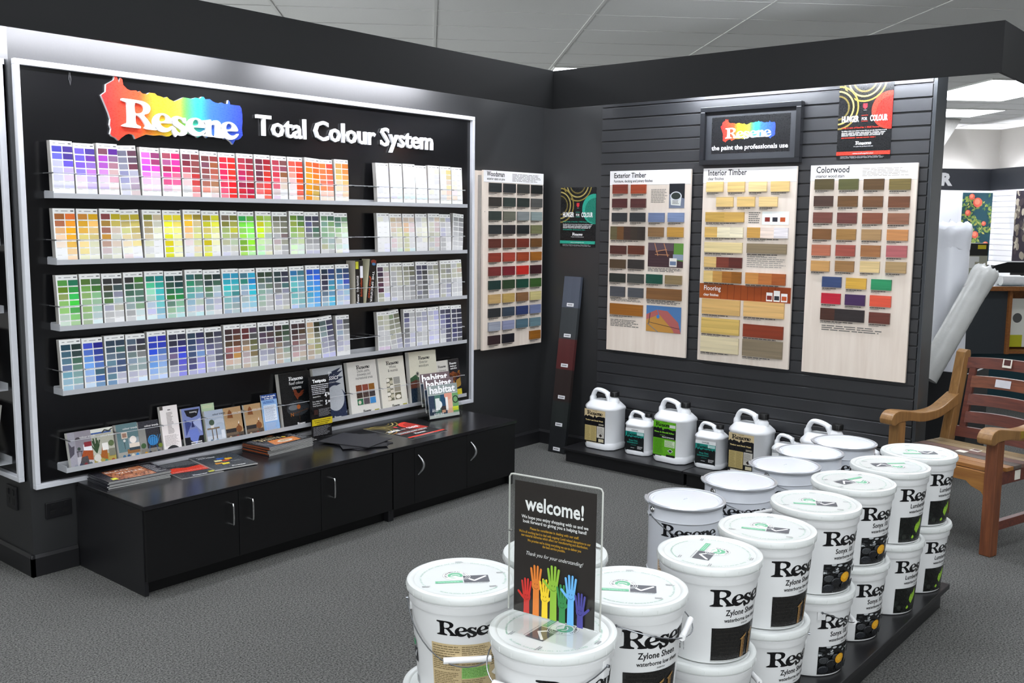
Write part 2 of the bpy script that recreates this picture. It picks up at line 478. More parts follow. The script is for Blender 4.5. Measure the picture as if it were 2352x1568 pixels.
def carpet():
    m = bpy.data.materials.new('loop_pile_carpet'); m.use_nodes = True
    nt = m.node_tree; b = nt.nodes['Principled BSDF']
    tc = nt.nodes.new('ShaderNodeTexCoord')
    v = nt.nodes.new('ShaderNodeTexVoronoi'); v.inputs['Scale'].default_value = 200
    n1 = nt.nodes.new('ShaderNodeTexNoise'); n1.inputs['Scale'].default_value = 140; n1.inputs['Detail'].default_value = 6; n1.inputs['Roughness'].default_value = 0.8
    n2 = nt.nodes.new('ShaderNodeTexNoise'); n2.inputs['Scale'].default_value = 1.2
    cr = nt.nodes.new('ShaderNodeValToRGB')
    cr.color_ramp.elements[0].position = 0.38; cr.color_ramp.elements[0].color = lin('1a1b1b') + (1,)
    cr.color_ramp.elements[1].position = 0.62; cr.color_ramp.elements[1].color = lin('7e7e7b') + (1,)
    mx = nt.nodes.new('ShaderNodeMix'); mx.data_type = 'RGBA'; mx.blend_type = 'MULTIPLY'; mx.inputs[0].default_value = 0.5
    mr = nt.nodes.new('ShaderNodeMapRange'); mr.inputs[1].default_value = 0.3; mr.inputs[2].default_value = 0.7; mr.inputs[3].default_value = 0.75; mr.inputs[4].default_value = 1.0
    for n in (v, n1, n2): nt.links.new(tc.outputs['Object'], n.inputs['Vector'])
    nt.links.new(n1.outputs['Fac'], cr.inputs[0]); nt.links.new(n2.outputs['Fac'], mr.inputs[0])
    nt.links.new(cr.outputs[0], mx.inputs[6]); nt.links.new(mr.outputs[0], mx.inputs[7]); nt.links.new(mx.outputs[2], b.inputs['Base Color'])
    b.inputs['Roughness'].default_value = 0.95; b.inputs['Specular IOR Level'].default_value = 0.1
    bp = nt.nodes.new('ShaderNodeBump'); bp.inputs['Strength'].default_value = 0.6; bp.inputs['Distance'].default_value = 0.004
    nt.links.new(v.outputs['Distance'], bp.inputs['Height']); nt.links.new(bp.outputs[0], b.inputs['Normal'])
    return m
ROT45 = Matrix.Rotation(math.radians(45), 4, 'Z')       # local x = a; local y = -b
bm = bmesh.new(); bx(bm, -8.6, 9.1, -8.9, 5.6, -0.05, 0, M=ROT45)
struct('floor', bm, carpet())

# ceiling: tiles 1.22 x 0.6, the grid runs at 45 degrees to the display walls
def ab(a, b, z=0): return ((a+b)*0.70711, (a-b)*0.70711, z)
bm = bmesh.new(); bx(bm, -8.6, 9.1, -8.9, 5.6, 3.2, 3.24, M=ROT45)
struct('ceiling', bm, CEIL)
bm = bmesh.new()
for k in range(-6, 8):
    b = 0.46 + 1.22*k
    bx(bm, -8.5, 8.9, -b-0.012, -b+0.012, 3.195, 3.2005, M=ROT45) if -5.4 < b < 8.7 else None
for k in range(-13, 24):
    a = 0.12 + 0.6*k
    bx(bm, a-0.007, a+0.007, -8.7, 5.5, 3.196, 3.2004, M=ROT45) if a < 8.85 else None
struct('trim_1', bm, GRID)

def ceiling_light(a0, a1, b0, b1, label):
    t = thing('ceiling_light', label, 'light', ROT45 @ Matrix.Translation(((a0+a1)/2, -(b0+b1)/2, 3.2)), 'recessed ceiling lights')
    w, d = (a1-a0)/2, (b1-b0)/2
    m = bmesh.new(); bx(m, -w, w, -d, d, -0.012, -0.008); obj('diffuser', m, LIGHTON, t)
    m = bmesh.new()
    for q in ((-w, w, -d-0.015, -d), (-w, w, d, d+0.015), (-w-0.015, -w, -d-0.015, d+0.015), (w, w+0.015, -d-0.015, d+0.015)):
        bx(m, *q, -0.018, -0.001)
    obj('frame', m, GRID, t)
ceiling_light(3.28, 4.45, 0.49, 1.05, 'recessed ceiling light just showing above the inner corner of the black fascia')
ceiling_light(3.4, 5.15, 5.3, 6.45, 'large overexposed ceiling light under the right end of the black fascia')
ceiling_light(3.4, 4.75, 6.5, 7.7, 'overexposed ceiling light at the right picture edge beside the larger one')
ceiling_light(6.1, 7.0, 5.9, 7.1, 'far recessed ceiling light beyond the right end of the slat wall')
for a in (-5.6, -3.2, -1.0):  # out-of-view lights added to light the display area
    for b in (-2.6, 0.2, 3.0):
        ceiling_light(a, a+0.57, b-0.58, b+0.58, 'added unseen ceiling light over the shop floor, %s of the camera' % ('behind' if a < -4 else 'ahead'))
for a, b in ((7.6, 4.0), (5.6, 3.2), (6.4, -1.5), (7.9, 1.2)):  # more hidden lights, added to brighten the rear of the room
    ceiling_light(a, a+0.57, b-0.58, b+0.58, 'added unseen ceiling light over the back of the shop')

# unseen shop walls; one side left open to bring added daylight to the ceiling
ROOMWALL = mat('shop_wall_paint', 'c4c2bc', 0.8, var=0.05, scale=3)
bm = bmesh.new()                        # unseen opening added behind the camera to brighten the pail fronts
for q in ((-8.9, -1.8, 0, 3.2), (3.6, 5.6, 0, 3.2), (-1.8, 3.6, 0, 0.5), (-1.8, 3.6, 2.6, 3.2)): bx(bm, -8.6, -8.5, *q, M=ROT45)
struct('wall_front', bm, ROOMWALL)
bm = bmesh.new(); bx(bm, -8.5, 0.0, 5.5, 5.6, 0, 3.2, M=ROT45); struct('wall_side', bm, ROOMWALL)
bm = bmesh.new(); bx(bm, -8.5, 2.9, -8.85, -8.75, 0, 3.2, M=ROT45); struct('wall_right_side', bm, ROOMWALL)
# display walls
bm = bmesh.new(); bx(bm, -3.654, 0.12, 0, 0.12, 0, 2.56)
struct('wall_left', bm, BLACKWALL)
bm = bmesh.new(); bx(bm, -3.654, -3.534, 0.12, 2.6, 0, 2.56)
struct('wall_far_left', bm, BLACKWALL)
bm = bmesh.new(); bx(bm, 0, 0.12, -2.66, 0, 0, 2.56)
struct('wall_right', bm, BLACKWALL)
# slat boards on the right wall
bm = bmesh.new(); z = 2.365; pitch = 0.0745
bx(bm, -0.006, 0, -2.652, -0.515, 0.0, 2.4)
while z > 0.05:
    z0 = max(z-pitch+0.009, 0.0)
    bx(bm, -0.018, -0.004, -2.652, -0.515, z0, z, bev=0.0015, seg=1); z -= pitch
bx(bm, -0.018, -0.004, -2.652, -0.515, z+pitch+0.0 if False else 2.374, 2.40)
struct('trim_2', bm, SLAT)
bm = bmesh.new(); bx(bm, -0.035, 0.14, -2.68, -2.66, 0, 2.56, bev=0.003)
struct('trim_3', bm, mat('dark_grey_end_post', '34373a', 0.35, var=0.1))
# fascia boards hung in front of the walls, and the lid that joins them to the walls
bm = bmesh.new()
bx(bm, -4.02, -0.35, -0.37, -0.352, 2.345, 2.585)
bx(bm, -0.37, -0.352, -3.055, -0.352, 2.345, 2.585)
bx(bm, -0.37, 2.6, -3.073, -3.055, 2.345, 2.585)
bx(bm, -4.02, -4.002, -0.352, 2.6, 2.345, 2.585)
struct('trim_4', bm, FASCIA)
bm = bmesh.new()                      # brackets tying the fascia back to the walls
for x in (-3.4, -2.35, -1.2): bx(bm, x, x+0.03, -0.352, 0.0, 2.53, 2.56)
for y in (-0.9, -2.02, -2.6): bx(bm, -0.352, 0.0, y-0.03, y, 2.53, 2.56)
struct('trim_5', bm, FASCIA)
# skirtings
bm = bmesh.new()
prof = [(0, 0), (-0.016, 0), (-0.016, 0.085), (-0.008, 0.1), (0, 0.1)]
prism(bm, prof, 'x', -3.67, -3.456)
prism(bm, prof, 'x', -1.0, -0.016)
struct('baseboard_left', bm, SKIRT)
bm = bmesh.new(); prism(bm, [(-3.654, 0), (-3.67, 0), (-3.67, 0.085), (-3.662, 0.1), (-3.654, 0.1)], 'y', -0.016, 2.5)
struct('baseboard_far_left', bm, SKIRT)
bm = bmesh.new(); prism(bm, [(p[0], p[1]) for p in prof], 'y', -0.512, 0.0)
struct('baseboard_right', bm, SKIRT)

# tube lights hidden behind the fascias
def batten(p0, p1, m, label):
    p0, p1 = Vector(p0), Vector(p1); t = thing('batten_light', label, 'light', Matrix.Translation((p0+p1)/2), 'batten lights behind the fascia')
    d = (p1-p0)/2
    k = bmesh.new(); tube(k, [-d, d], 0.013, 10); obj('tube', k, m, t, 40)
    n = Vector((0, 0, 1))
    k = bmesh.new()
    hw = 0.03
    if abs(d.x) > abs(d.y): bx(k, -abs(d.x)-0.02, abs(d.x)+0.02, -hw, hw, 0.022, 0.06)
    else: bx(k, -hw, hw, -abs(d.y)-0.02, abs(d.y)+0.02, 0.022, 0.06)
    obj('housing', k, GRID, t)
batten((-3.78, -0.29, 2.46), (-2.5, -0.29, 2.46), TUBEON_L, 'white batten light hidden behind the left end of the long fascia')
batten((-2.2, -0.29, 2.46), (-0.98, -0.29, 2.46), TUBEON_L, 'white batten light hidden behind the right half of the long fascia')
batten((-0.27, -1.1, 2.46), (-0.27, -1.95, 2.46), TUBEON_R, 'white batten light hidden behind the fascia over the framed picture')
batten((-0.27, -2.1, 2.46), (-0.27, -2.95, 2.46), TUBEON_R, 'white batten light hidden behind the fascia over the red poster')
batten((-3.93, 0.1, 2.46), (-3.93, 1.4, 2.46), TUBEON_L, 'white batten light hidden behind the fascia of the far left display')

# ------------------------------------------------------------------ the big display board
BOARDBLACK = mat('gloss_black_board', '0d0d0f', 0.2, var=0.2, scale=3)
LEDGEWHITE = mat('painted_ledge', 'b4b6ba', 0.45, var=0.04)
SIGNWHITE = mat('white_sign_letter', 'f2f2f4', 0.4, var=0.02)
DARKHOLE = mat('dark_tube_end', '101010', 0.6)
board = thing('display_board', 'large black display board with silver frame, rainbow sign and five card ledges', 'display board', on_left(-3.642, 0, 0.403))
BW, BH = 2.888, 1.876
m = bmesh.new(); bx(m, 0.01, BW-0.01, 0.01, BH-0.01, 0.0, 0.008); obj('back_panel', m, BOARDBLACK, board)
m = bmesh.new()
for q in ((0, BW, 0, 0.022), (0, BW, BH-0.024, BH), (0, 0.022, 0.022, BH-0.024), (BW-0.022, BW, 0.022, BH-0.024)):
    bx(m, q[0], q[1], q[2], q[3], 0.0, 0.032, bev=0.0015, seg=1)
obj('frame', m, ALU, board)
# sign: splash plate, raised white name, raised words
m = bmesh.new()
art = Art(); art.splash(0.381, 1.563, 0.748); art.obj('sign_splash_face', None, GLOSSY)
sp = bpy.data.objects['sign_splash_face']; sp.name = 'sign_splash'; sp.parent = board; sp.location = (0, 0, 0.0236)
extrude_loops(m, [[(0.381+p[0]*0.748, 1.563+p[1]*0.748) for p in SPLASH]], 0.0, 0.015); 
edge = obj('sign_splash_edge', m, mat('sign_plate_edge', 'e8e8ea', 0.4), sp); edge.location = (0, 0, -0.0152)
m = bmesh.new()
k = 0.622/LOGO_W
for outer, hole in LOGO:
    extrude_loops(m, [[(0.472+p[0]*k, 1.628+p[1]*k-0.02*(p[0]/LOGO_W)) for p in l] for l in ((outer, hole) if hole else (outer,))], 0.024, 0.036)
obj('sign_name', m, SIGNWHITE, board)
def raised_text(bm, s, x, y, size, z0, z1, fit, bold):
    V, F = text_geo(s, bold); w = max(v[0] for v in V)-min(v[0] for v in V); sx = fit/(w*size)
    t = bmesh.new(); vs = [t.verts.new((x+v[0]*size*sx, y+v[1]*size, z0)) for v in V]
    for f in F:
        try: t.faces.new([vs[i] for i in f])
        except ValueError: pass
    bmesh.ops.remove_doubles(t, verts=t.verts, dist=1e-6)
    r = bmesh.ops.extrude_face_region(t, geom=t.faces[:]); bmesh.ops.translate(t, verts=[e for e in r['geom'] if isinstance(e, bmesh.types.BMVert)], vec=(0, 0, z1-z0))
    merge(bm, t)
m = bmesh.new(); raised_text(m, 'Total Colour System', 1.212, 1.644, 0.148, 0.012, 0.027, 1.298, 0.018)
obj('sign_words', m, SIGNWHITE, board)
# ledges, pins and cables
LEDGE_Z = (1.695, 1.405, 1.113, 0.824, 0.472)
def ledge_mesh(L, depth=0.09):
    m = bmesh.new()
    prism(m, [(0, 0), (0, depth), (0.022, depth), (0.022, depth-0.002), (0.003, depth-0.002), (0.003, 0.002), (0.034, 0.002), (0.034, 0)], 'x', 0, L)   # (up, out)
    bx(m, -0.002, 0, 0, 0.03, 0.0, depth)
    return m
def pin_mesh():
    m = bmesh.new(); tube(m, [(0, 0, 0), (0, 0, 0.094)], 0.0026, 10); tube(m, [(0, 0, 0.088), (0, 0, 0.1)], 0.0034, 10)
    return m
pin_me = None
X0 = -3.642
for i, z in enumerate(LEDGE_Z):
    led = obj('ledge', ledge_mesh(2.637), LEDGEWHITE, board); led.location = (-3.531-X0, z-0.403, 0.0082)
    zs = 0.1085 if i < 4 else 0.142
    xs = [-3.532+0.1045*k for k in range(26)] if i < 4 else [-3.512, -3.28, -3.055, -2.815, -2.578, -2.344, -2.119, -1.864, -1.628, -1.403, -0.917]
    if i == 1 or i == 0: pass
    for x in xs:
        if pin_me is None:
            p = obj('pin', pin_mesh(), STEEL, led, 40); pin_me = p.data
            hole = bmesh.new(); bmesh.ops.create_circle(hole, cap_ends=True, radius=0.0022, segments=10); hob = obj('pin_end', hole, DARKHOLE, p); hob.location = (0, 0, 0.1003); end_me = hob.data
        else:
            p = link('pin', pin_me, None, led); hob = link('pin_end', end_me, None, p); hob.location = (0, 0, 0.1003)
        p.location = (x+3.531, zs, -0.0082)
    m = bmesh.new(); tube(m, [(xs[0]+3.531, zs+0.001, 0.092), (xs[-1]+3.531, zs+0.001, 0.092)], 0.0014, 6); obj('cable', m, LEDGEWHITE, led)
# little hanging loop of wire near the top left corner
m = bmesh.new(); tube(m, [(0.375-0.002+0.0, BH-0.03, 0.012), (0.371, BH-0.06, 0.013), (0.376, BH-0.085, 0.013), (0.379, BH-0.06, 0.013), (0.377, BH-0.03, 0.012)], 0.0013, 6); w = obj('hanging_wire', m, STEEL, board, 40); w.location = (-0.13, 0, 0)

# ------------------------------------------------------------------ colour card packs
def c7(s):
    a = s.split()
    if len(a) == 7: return a
    out = []
    for i in range(7):
        t = i*(len(a)-1)/6; j = min(int(t), len(a)-2) if len(a) > 1 else 0; f = t-j
        if len(a) == 1: out.append(a[0]); continue
        p, q = a[j], a[j+1]; out.append(''.join('%x' % round(int(p[n], 16)+(int(q[n], 16)-int(p[n], 16))*f) for n in range(3)))
    return out
ROWS = [
 (0, 'top', [
 ('indigo and lilac','44a 66d bbf bbe ccf dde eef','438 438 65c bae dcf ddf eef'),('violet','65c 65d 75d 87e dcf ede eef','438 639 86b b7d bae cbe dde'),
 ('purple and plum','745 a4b a5b c8d dce dce ede','528 868 a78 caa dab edd ede'),('slate blue and maroon','667 778 889 88a 99b bbc ccd','534 545 634 aab bab a9a cbb'),
 ('orchid pink and magenta','c6d c5d b4c f7d fbe fde fdf','836 936 f4b fad fce ede eef'),('rose and cerise','945 a58 924 d49 d58 ecd fee','e26 f39 f27 f68 f69 fee fff'),
 ('burgundy','634 723 a45 d99 ecc ddd fff','733 844 844 b33 c44 e88 faa'),('brown red and salmon','633 745 844 855 a65 e98 eef','833 953 a54 b65 a75 dba dcc'),
 ('bright scarlet','d23 f24 f25 f25 d35 f57 e78','e22 f21 f32 f22 e12 e22 e22'),('crimson','a34 b34 b25 b26 924 c23 c34','823 923 a23 b34 912 b14 b12'),
 ('dark red','623 734 634 723 c55 f77 fdd','912 a22 c32 d22 e44 f54 e65'),('dusty red and taupe','a34 b45 c34 e56 d67 dcc dcd','744 845 853 ca9 dcb eee eff'),
 ('coral and red orange','f54 f76 f98 fbb fdd fee fff','f43 f42 f31 f51 f52 e65 f97'),('vivid orange','f62 f82 f92 f92 f91 e91 d81','c52 d62 e71 e82 c82 ca5 db7'),
 ('tangerine','e73 d74 f74 f75 f85 fcb fdc','e43 f63 e64 f65 f86 fcb fdc'),('amber brown','c95 ca6 db6 dca edb fee fff','c73 d84 e95 fb7 fca fdb fed')],
 [('pale bluish white','dde dde eef dde dde eef eef','ddf eef eef dde eef eef eef'),('clean white','eee eff eef eff eff eef eff','eee eef eef eff eff eff eff'),('warm white','eee eff eff eef eee eff fff','eee fff eff eff eee eff fff'),
 ('half white','eff eee eef eff eef eff fff','fee fee eef eee eef eff fff'),('oatmeal white','eed eed eee eee eed eee fee','ddc ddd ddd eee eee eee eee'),('straw and white','edc eed eee eee fed eee ffe','dc8 dc9 dcb eda fdc fed ffe'),('cream white','ffd ffe ffd fed fee fed fff','ffe ffe fff ffe ffe fff fff')]),
 (1, 'second', [
 ('caramel and orange','a63 a64 da7 eca edc eee eee','e73 e92 ea1 ea2 eb5 ec9 fdb'),('golden ochre','c83 c92 da4 dc7 fd9 ed9 eec','da1 eb6 db7 cb7 ddb ddc eed'),
 ('toffee brown','844 973 965 b83 b98 cbb ccb','ba2 ba5 cba ccb dcb ddc eed'),('mustard','ba3 ba6 cc8 dc9 edb eed edd','ba3 cb6 ba6 cb8 ed9 eee eef'),
 ('khaki and sand','883 985 a97 cb9 ddb ddd eed','cb9 bba ddb eed eee eee fff'),('bright lemon yellow','ed2 ee3 ee7 dd2 dc1 dd2 dd3','ed3 ed6 ee8 ee9 eea eeb ffc'),
 ('sunflower and olive','db3 eb3 fb7 ec9 edd eee eef','983 cb8 cc8 dd8 dda edb eeb'),('olive gold and yellow','a92 bb2 cb6 cc5 cb1 dd7 ee5','dd3 dd4 dd8 eeb eeb eed eee'),
 ('moss olive','765 773 9a6 ab7 bb9 ccc dde','773 994 bb3 aa7 bca ccb ddd'),('vivid lime green','3a5 7d4 8c5 9d4 7a3 8a3 ad6','6b4 8e5 8e5 9e7 9e3 9d5 bea'),
 ('chartreuse','9b3 bb1 ce1 ce4 cea bea cfc','ac6 ac5 bc7 aba cdb ccb eec'),('warm grey and taupe','665 887 998 aaa baa ccb ddd','665 776 776 766 998 aaa bbb'),
 ('leaf green','683 894 8a5 9b7 bca dfc efd','464 573 9a5 ab7 cda ded efe'),('charcoal and grey','445 557 667 777 999 bbb ccd','445 555 465 676 999 bbb ccd'),
 ('sage green','686 798 8a8 8a8 aba bb9 ddd','465 796 9a8 9b9 abb bcb ccc'),('pale sage','576 687 9b8 bca ccb cdc eed','797 bca cdb ded eee dee eef')],
 [('eggshell white','eed eee eee eee','eee eee eef'),('beige grey','cb9 cba ccb dcc ddd','cba cba ddb ddc ded'),('stone beige','cba db9 cc9 cca dda','dcb dcc ddd ddd dee'),('light putty','ccc ddc ddd eee','ddc eed eee'),('warm fog grey','bbb ccb bba ccc ddc','cba cbb ccb dcc ddd'),('mid fog grey','bba bbc bbc bbb ccc','bbc ccc ddd eee'),('pewter grey, tilted,','999 aaa bbb ccc ddd','888 999 aaa bbb ddd')]),
 (2, 'third', [
 ('grass green','594 682 895 8b6 9c7 bcb cdc','275 394 3b5 4c4 5a5 8c7 ac9'),('fern green','573 7a5 8a6 9b8 9b7 9b8 ab9','464 473 8b8 9b9 acb bcc dee'),
 ('black green and grey','333 443 454 574 aab bbb ccc','333 455 889 abb bba ccc eee'),('dark forest green','333 354 465 798 9aa aaa ccc','473 575 576 576 8a8 cdd dee'),
 ('turquoise and mint','276 5c9 9db acb bcd cce dee','288 3a9 4bb 5bb 7cc 8bc acd'),('bottle green','244 354 264 373 687 9b9 acb','233 244 275 284 8b9 9cb bdd'),
 ('blue green','366 386 598 6aa 9bc bcd cdd','354 576 7a9 8ab bcb ccd cee'),('deep green grey','343 344 575 687 9ab abb cdd','233 465 abb abc bbc ccd ddd'),
 ('aqua','39b 3ab 3bb 6bb 8bb 9bb abc','39b 3ab 5aa 488 8ab 9aa bcc'),('peacock and sky blue','478 387 8ab 9ab abb acd cde','3ac 28c 3ac 3bc 8cd 9cd cde'),
 ('dark olive grey','343 565 788 8a9 9ba aba bbb','343 566 676 9aa bbb bbb ccc'),('gunmetal','344 344 666 777 aab bbc ccc','334 445 466 889 aaa bbb ccb'),
 ('teal blue','37a 5ab 6bb 5aa 7bb 9cc bce','478 69a 7ab 7ab 9bb 8bb 9bc'),('strong azure','35b 37c 59c 39d 5ac 7bd 9ce','36c 36d 48d 49d 5ae 6ae 7be'),
 ('navy and steel blue','234 334 334 445 678 9ab 9bc','347 358 48a 49a 69b 5bd 6bd'),('denim and ice blue','357 468 59c 8ac abd bcd cde','346 347 45a 68b acd bce dde')],
 [('brown black and beige','545 434 544 534 534 aa9 bba','bba cbb cbb cbb ccc cce ddd'),('soft stone grey','bba bbb aa9 bbb bbb ccd','aa9 bba bba bbb ccc ccc'),('ash grey','887 998 998 aaa bbb bbb','665 776 777 999 aaa aaa'),('dark graphite','556 556 777 888 889 888','445 444 555 555 777 999'),
 ('stone and silver','999 aa9 aaa bbb bbc ccd','998 aa9 bba bbb bbc ccd'),('flint grey','aa9 998 aa9 bbb bbb bba','998 888 998 99a aab bbc'),('pale olive grey','bbb bba bbb ccc ddd','bb9 ba9 ccc ccc ddd')]),
 (3, 'fourth', [
 ('deep teal grey','245 467 578 679 7ab 9bc acd','233 344 465 687 8aa 9bb abc'),('cornflower and royal blue','45c 57c 69d 7ae 9be abd cde','228 349 45a 57b 467 46a 79b'),
 ('storm blue','345 456 678 689 679 689 79b','345 466 567 457 568 bbc ccd'),('steel grey','567 556 788 89a 9aa bbc ccd','334 444 888 9aa 9aa ccd def'),
 ('ultramarine blue','34b 34b 35d 79d 7ae 9be bce','33a 34b 57b 89c 9be bcd cdf'),('midnight and violet blue','334 334 447 768 667 aab ccd','334 336 33a 45d 66d 77c 99e'),
 ('dusk blue','345 346 457 457 557 558 bbd','335 558 77a 79c 99d aae bbe'),('ink and lavender grey','333 445 668 99b aab bbd bbc','445 667 778 667 667 99a bbc'),
 ('chocolate and terracotta','433 433 543 966 855 dba bba','533 643 643 a76 c95 dcb ccb'),('chestnut and olive','633 633 876 b97 baa cbb cba','545 555 664 775 875 bba ccb'),
 ('mauve brown','333 545 656 998 aab bbc ddd','334 544 545 877 99a bbb ccd'),('dark umber and sage','433 443 544 876 ba9 ba9 cba','343 454 676 777 9a9 bba bcc'),
 ('espresso and rose taupe','433 433 544 866 a99 caa ddc','433 543 766 987 baa cba bba'),('tan and olive','ca8 ba8 cb9 cca cb9 ba9 cba','332 443 776 997 aa7 bb9 ccc'),
 ('slate, tilted,','566 788 899 99a aab bbc cce','445 446 556 778 99a aab cce'),('silver and graphite','88a 99a 9ab aab bbc ccd eee','555 777 aaa bbb ccd ddd eee')],
 [('pale linen grey','bb9 bbb ccc ccc dcd','ccb ccb ccc dcd'),('sage grey, tilted,','897 998 aa9 bbb ccc','776 887 aa9 aab bbc'),('blue grey and silver','556 88a 777 889 aab','bbb ccc ccd ddd'),('light steel','aaa bbc bbb ccd','aab bbb ccc ddd'),('icy grey','bbc ccd ccd dde','bbd ccd dde'),('mid slate','556 88a 99a bbb ddd','445 446 446 556 556 667'),('blackish navy','445 445 445 446 557 667','334 334 445 445 556 666')]),
]
TILT = {(0, 3): 3, (0, 13): -3, (1, 24): -5, (3, 19): 6, (3, 14): 5, (0, 0): -2, (1, 3): 2, (2, 24): 1.5}
def card_pack(L, R, hgt, seed):
    rr = random.Random(seed); W = 0.0970; a = Art()
    bot, top = 0.084, 0.070 + rr.uniform(-0.005, 0.006)      # how far the front page stands out from the board
    th = 0.028 + rr.uniform(-0.004, 0.004)
    sag = rr.uniform(0.0, 0.004)
    def n(v): t = v/hgt; return bot + (top-bot)*t + sag*math.sin(PI*t)
    lm = 0.006
    rows = [0.008]; rh = (hgt-0.008-0.020)/7
    for i in range(7): rows.append(rows[-1]+rh)
    def quad(x0, x1, y0, y1, c, dz=0.0):
        for q in range(2):
            ya, yb = y0+(y1-y0)*q/2, y0+(y1-y0)*(q+1)/2
            a.face([(x0, ya, n(ya)+dz), (x1, ya, n(ya)+dz), (x1, yb, n(yb)+dz), (x0, yb, n(yb)+dz)], c)
    paper = 'f0f0ee'
    for i in range(8):
        y0, y1 = i*hgt/8, (i+1)*hgt/8
        quad(0, W, y0, y1, paper)
    mid = lm + (W-lm-0.001)/2
    for r in range(7):
        cl, cr = L[6-r], R[6-r]; y0, y1 = rows[r]+0.0028, rows[r+1]-0.0028
        quad(lm, mid-0.0022, y0, y1, cl, 0.0004); quad(mid+0.0022, W-0.0005, y0, y1, cr, 0.0004)
        for x in (lm+0.002, mid+0.004):
            quad(x, x+0.02, rows[r]-0.0008, rows[r]+0.0006, 'c4c4c2', 0.0004)
    y = hgt-0.013
    quad(0.012, 0.024, y, y+0.0035, '9a9a9a', 0.0004); quad(0.036, 0.066, y, y+0.0032, '9a9a9a', 0.0004); quad(0.078, 0.092, y-0.0005, y+0.0045, '5a5a5c', 0.0004)
    # pages behind: sides, top, bottom and back
    N = 8; side = 'a8a5a0'
    for i in range(N):
        y0, y1 = i*hgt/N, (i+1)*hgt/N
        for x, fl in ((0, 0), (W, 1)):
            q = [(x, y0, n(y0)-th), (x, y0, n(y0)), (x, y1, n(y1)), (x, y1, n(y1)-th)]
            a.face(q[::-1] if fl else q, side)
        a.face([(0, y0, n(y0)-th), (0, y1, n(y1)-th), (W, y1, n(y1)-th), (W, y0, n(y0)-th)], paper)
    a.face([(0, hgt, n(hgt)), (W, hgt, n(hgt)), (W, hgt, n(hgt)-th), (0, hgt, n(hgt)-th)], 'e4e2de')
    a.face([(0, 0, n(0)), (0, 0, n(0)-th), (W, 0, n(0)-th), (W, 0, n(0))], side)
    return a.mesh('colour_card_pack')
ORD = ['first', 'second', 'third', 'fourth', 'fifth', 'sixth', 'seventh', 'eighth', 'ninth', 'tenth', 'eleventh', 'twelfth', 'thirteenth', 'fourteenth', 'fifteenth', 'sixteenth']
for row, rname, left, right in ROWS:
    for side, packs, k0 in (('left', left, 0), ('right', right, 18)):
        for i, (nm, l, r) in enumerate(packs):
            k = k0+i; rr = random.Random(row*40+k)
            h = 0.243 + rr.uniform(-0.003, 0.003)
            if k >= 18 and row in (0, 3): h += 0.002
            me = card_pack(c7(l), c7(r), h, row*40+k)
            o = link('colour_card_pack', me, PRINT)
            nm2 = nm.rstrip(',')
            art_ = 'an ' if False else ''
            tag(o, '%s colour card pack, %s from left in %s block of %s ledge' % (nm2, ORD[i], side, rname), 'colour card', 'colour card packs on the display board')
            tl = math.radians(TILT.get((row, k), rr.uniform(-0.3, 0.3)) if k else 0.0)
            x = -3.532 + 0.1045*k + 0.0030
            if k == 0: x += 0.0008
            lift = 0.0982*abs(math.sin(tl)) if tl < 0 else 0.0
            o.matrix_world = on_left(x, 0, LEDGE_Z[row]+0.0035+lift) @ Matrix.Rotation(tl, 4, 'Z')
# ------------------------------------------------------------------ leaflets and books on the lowest ledge
def lean_card(name, label, cat, x, w, h, th, artfn, group, z=LEDGE_Z[4]+0.0032, bot=0.088, lean=8.5, tilt=0.0, side='d8d6d0', m=None, base='ffffff'):
    a = Art(); a.slab(0, 0, w, h, th, base, side); artfn(a, w, h)
    o = a.obj(name, None, m or GLOSSY); tag(o, label, cat, group)
    o.matrix_world = on_left(x, -bot, z + th*math.sin(math.radians(lean)) + w*max(0, math.sin(math.radians(-tilt))) + 0.0006) @ Matrix.Rotation(math.radians(-lean), 4, 'X') @ Matrix.Rotation(math.radians(tilt), 4, 'Z')
    return o
def dots_row(a, w, cols):
    n = len(cols)
    for i, c in enumerate(cols):
        a.disc(w*(0.22+0.62*i/max(1, n-1)), 0.012, w*0.075, c, clip=(0, 0.004, w, 1), up=0)
    a.up()
def cover_lilac(a, w, h):
    a.rect(0, 0, w, h, '8d8790'); a.rect(0, 0, w, h*0.3, 'b9b6bb'); a.rect(0, h*0.0, w*0.3, h, '9b98a2'); a.poly([(0,h*.3),(0,h*.75),(w*.12,h*.6),(w*.25,h*.62),(w*.2,h*.4)], '4c4853')
    a.disc(w*.42, h*.76, w*.13, '4a444a', clip=(0, h*.76, w, h)); a.text('colour trends', w*.5, h*.8, .0135, 'f0f0f0')
    a.rect(w*.62, h*.38, w*.98, h*.62, 'e4e2e6'); a.rect(w*.66, h*.55, w*.98, h*.68, '8a2c36'); a.poly([(w*.45,h*.22),(w*.98,h*.16),(w,h*.42),(w*.6,h*.46)], '9c4a22'); a.poly([(w*.35,h*.05),(w*.8,h*.05),(w*.75,h*.3),(w*.5,h*.28)], '4a4648')
    a.rect(w*.34, h*.3, w*.36, h*.45, '2f2b30'); a.rect(w*.3, h*.44, w*.56, h*.46, '2f2b30'); a.rect(w*.5, h*.3, w*.52, h*.45, '2f2b30'); a.disc(w*.42, h*.52, w*.07, '35423c')
    dots_row(a, w, ['8c8f9a', '3d4258', '7d2c34', '5e6a72'])
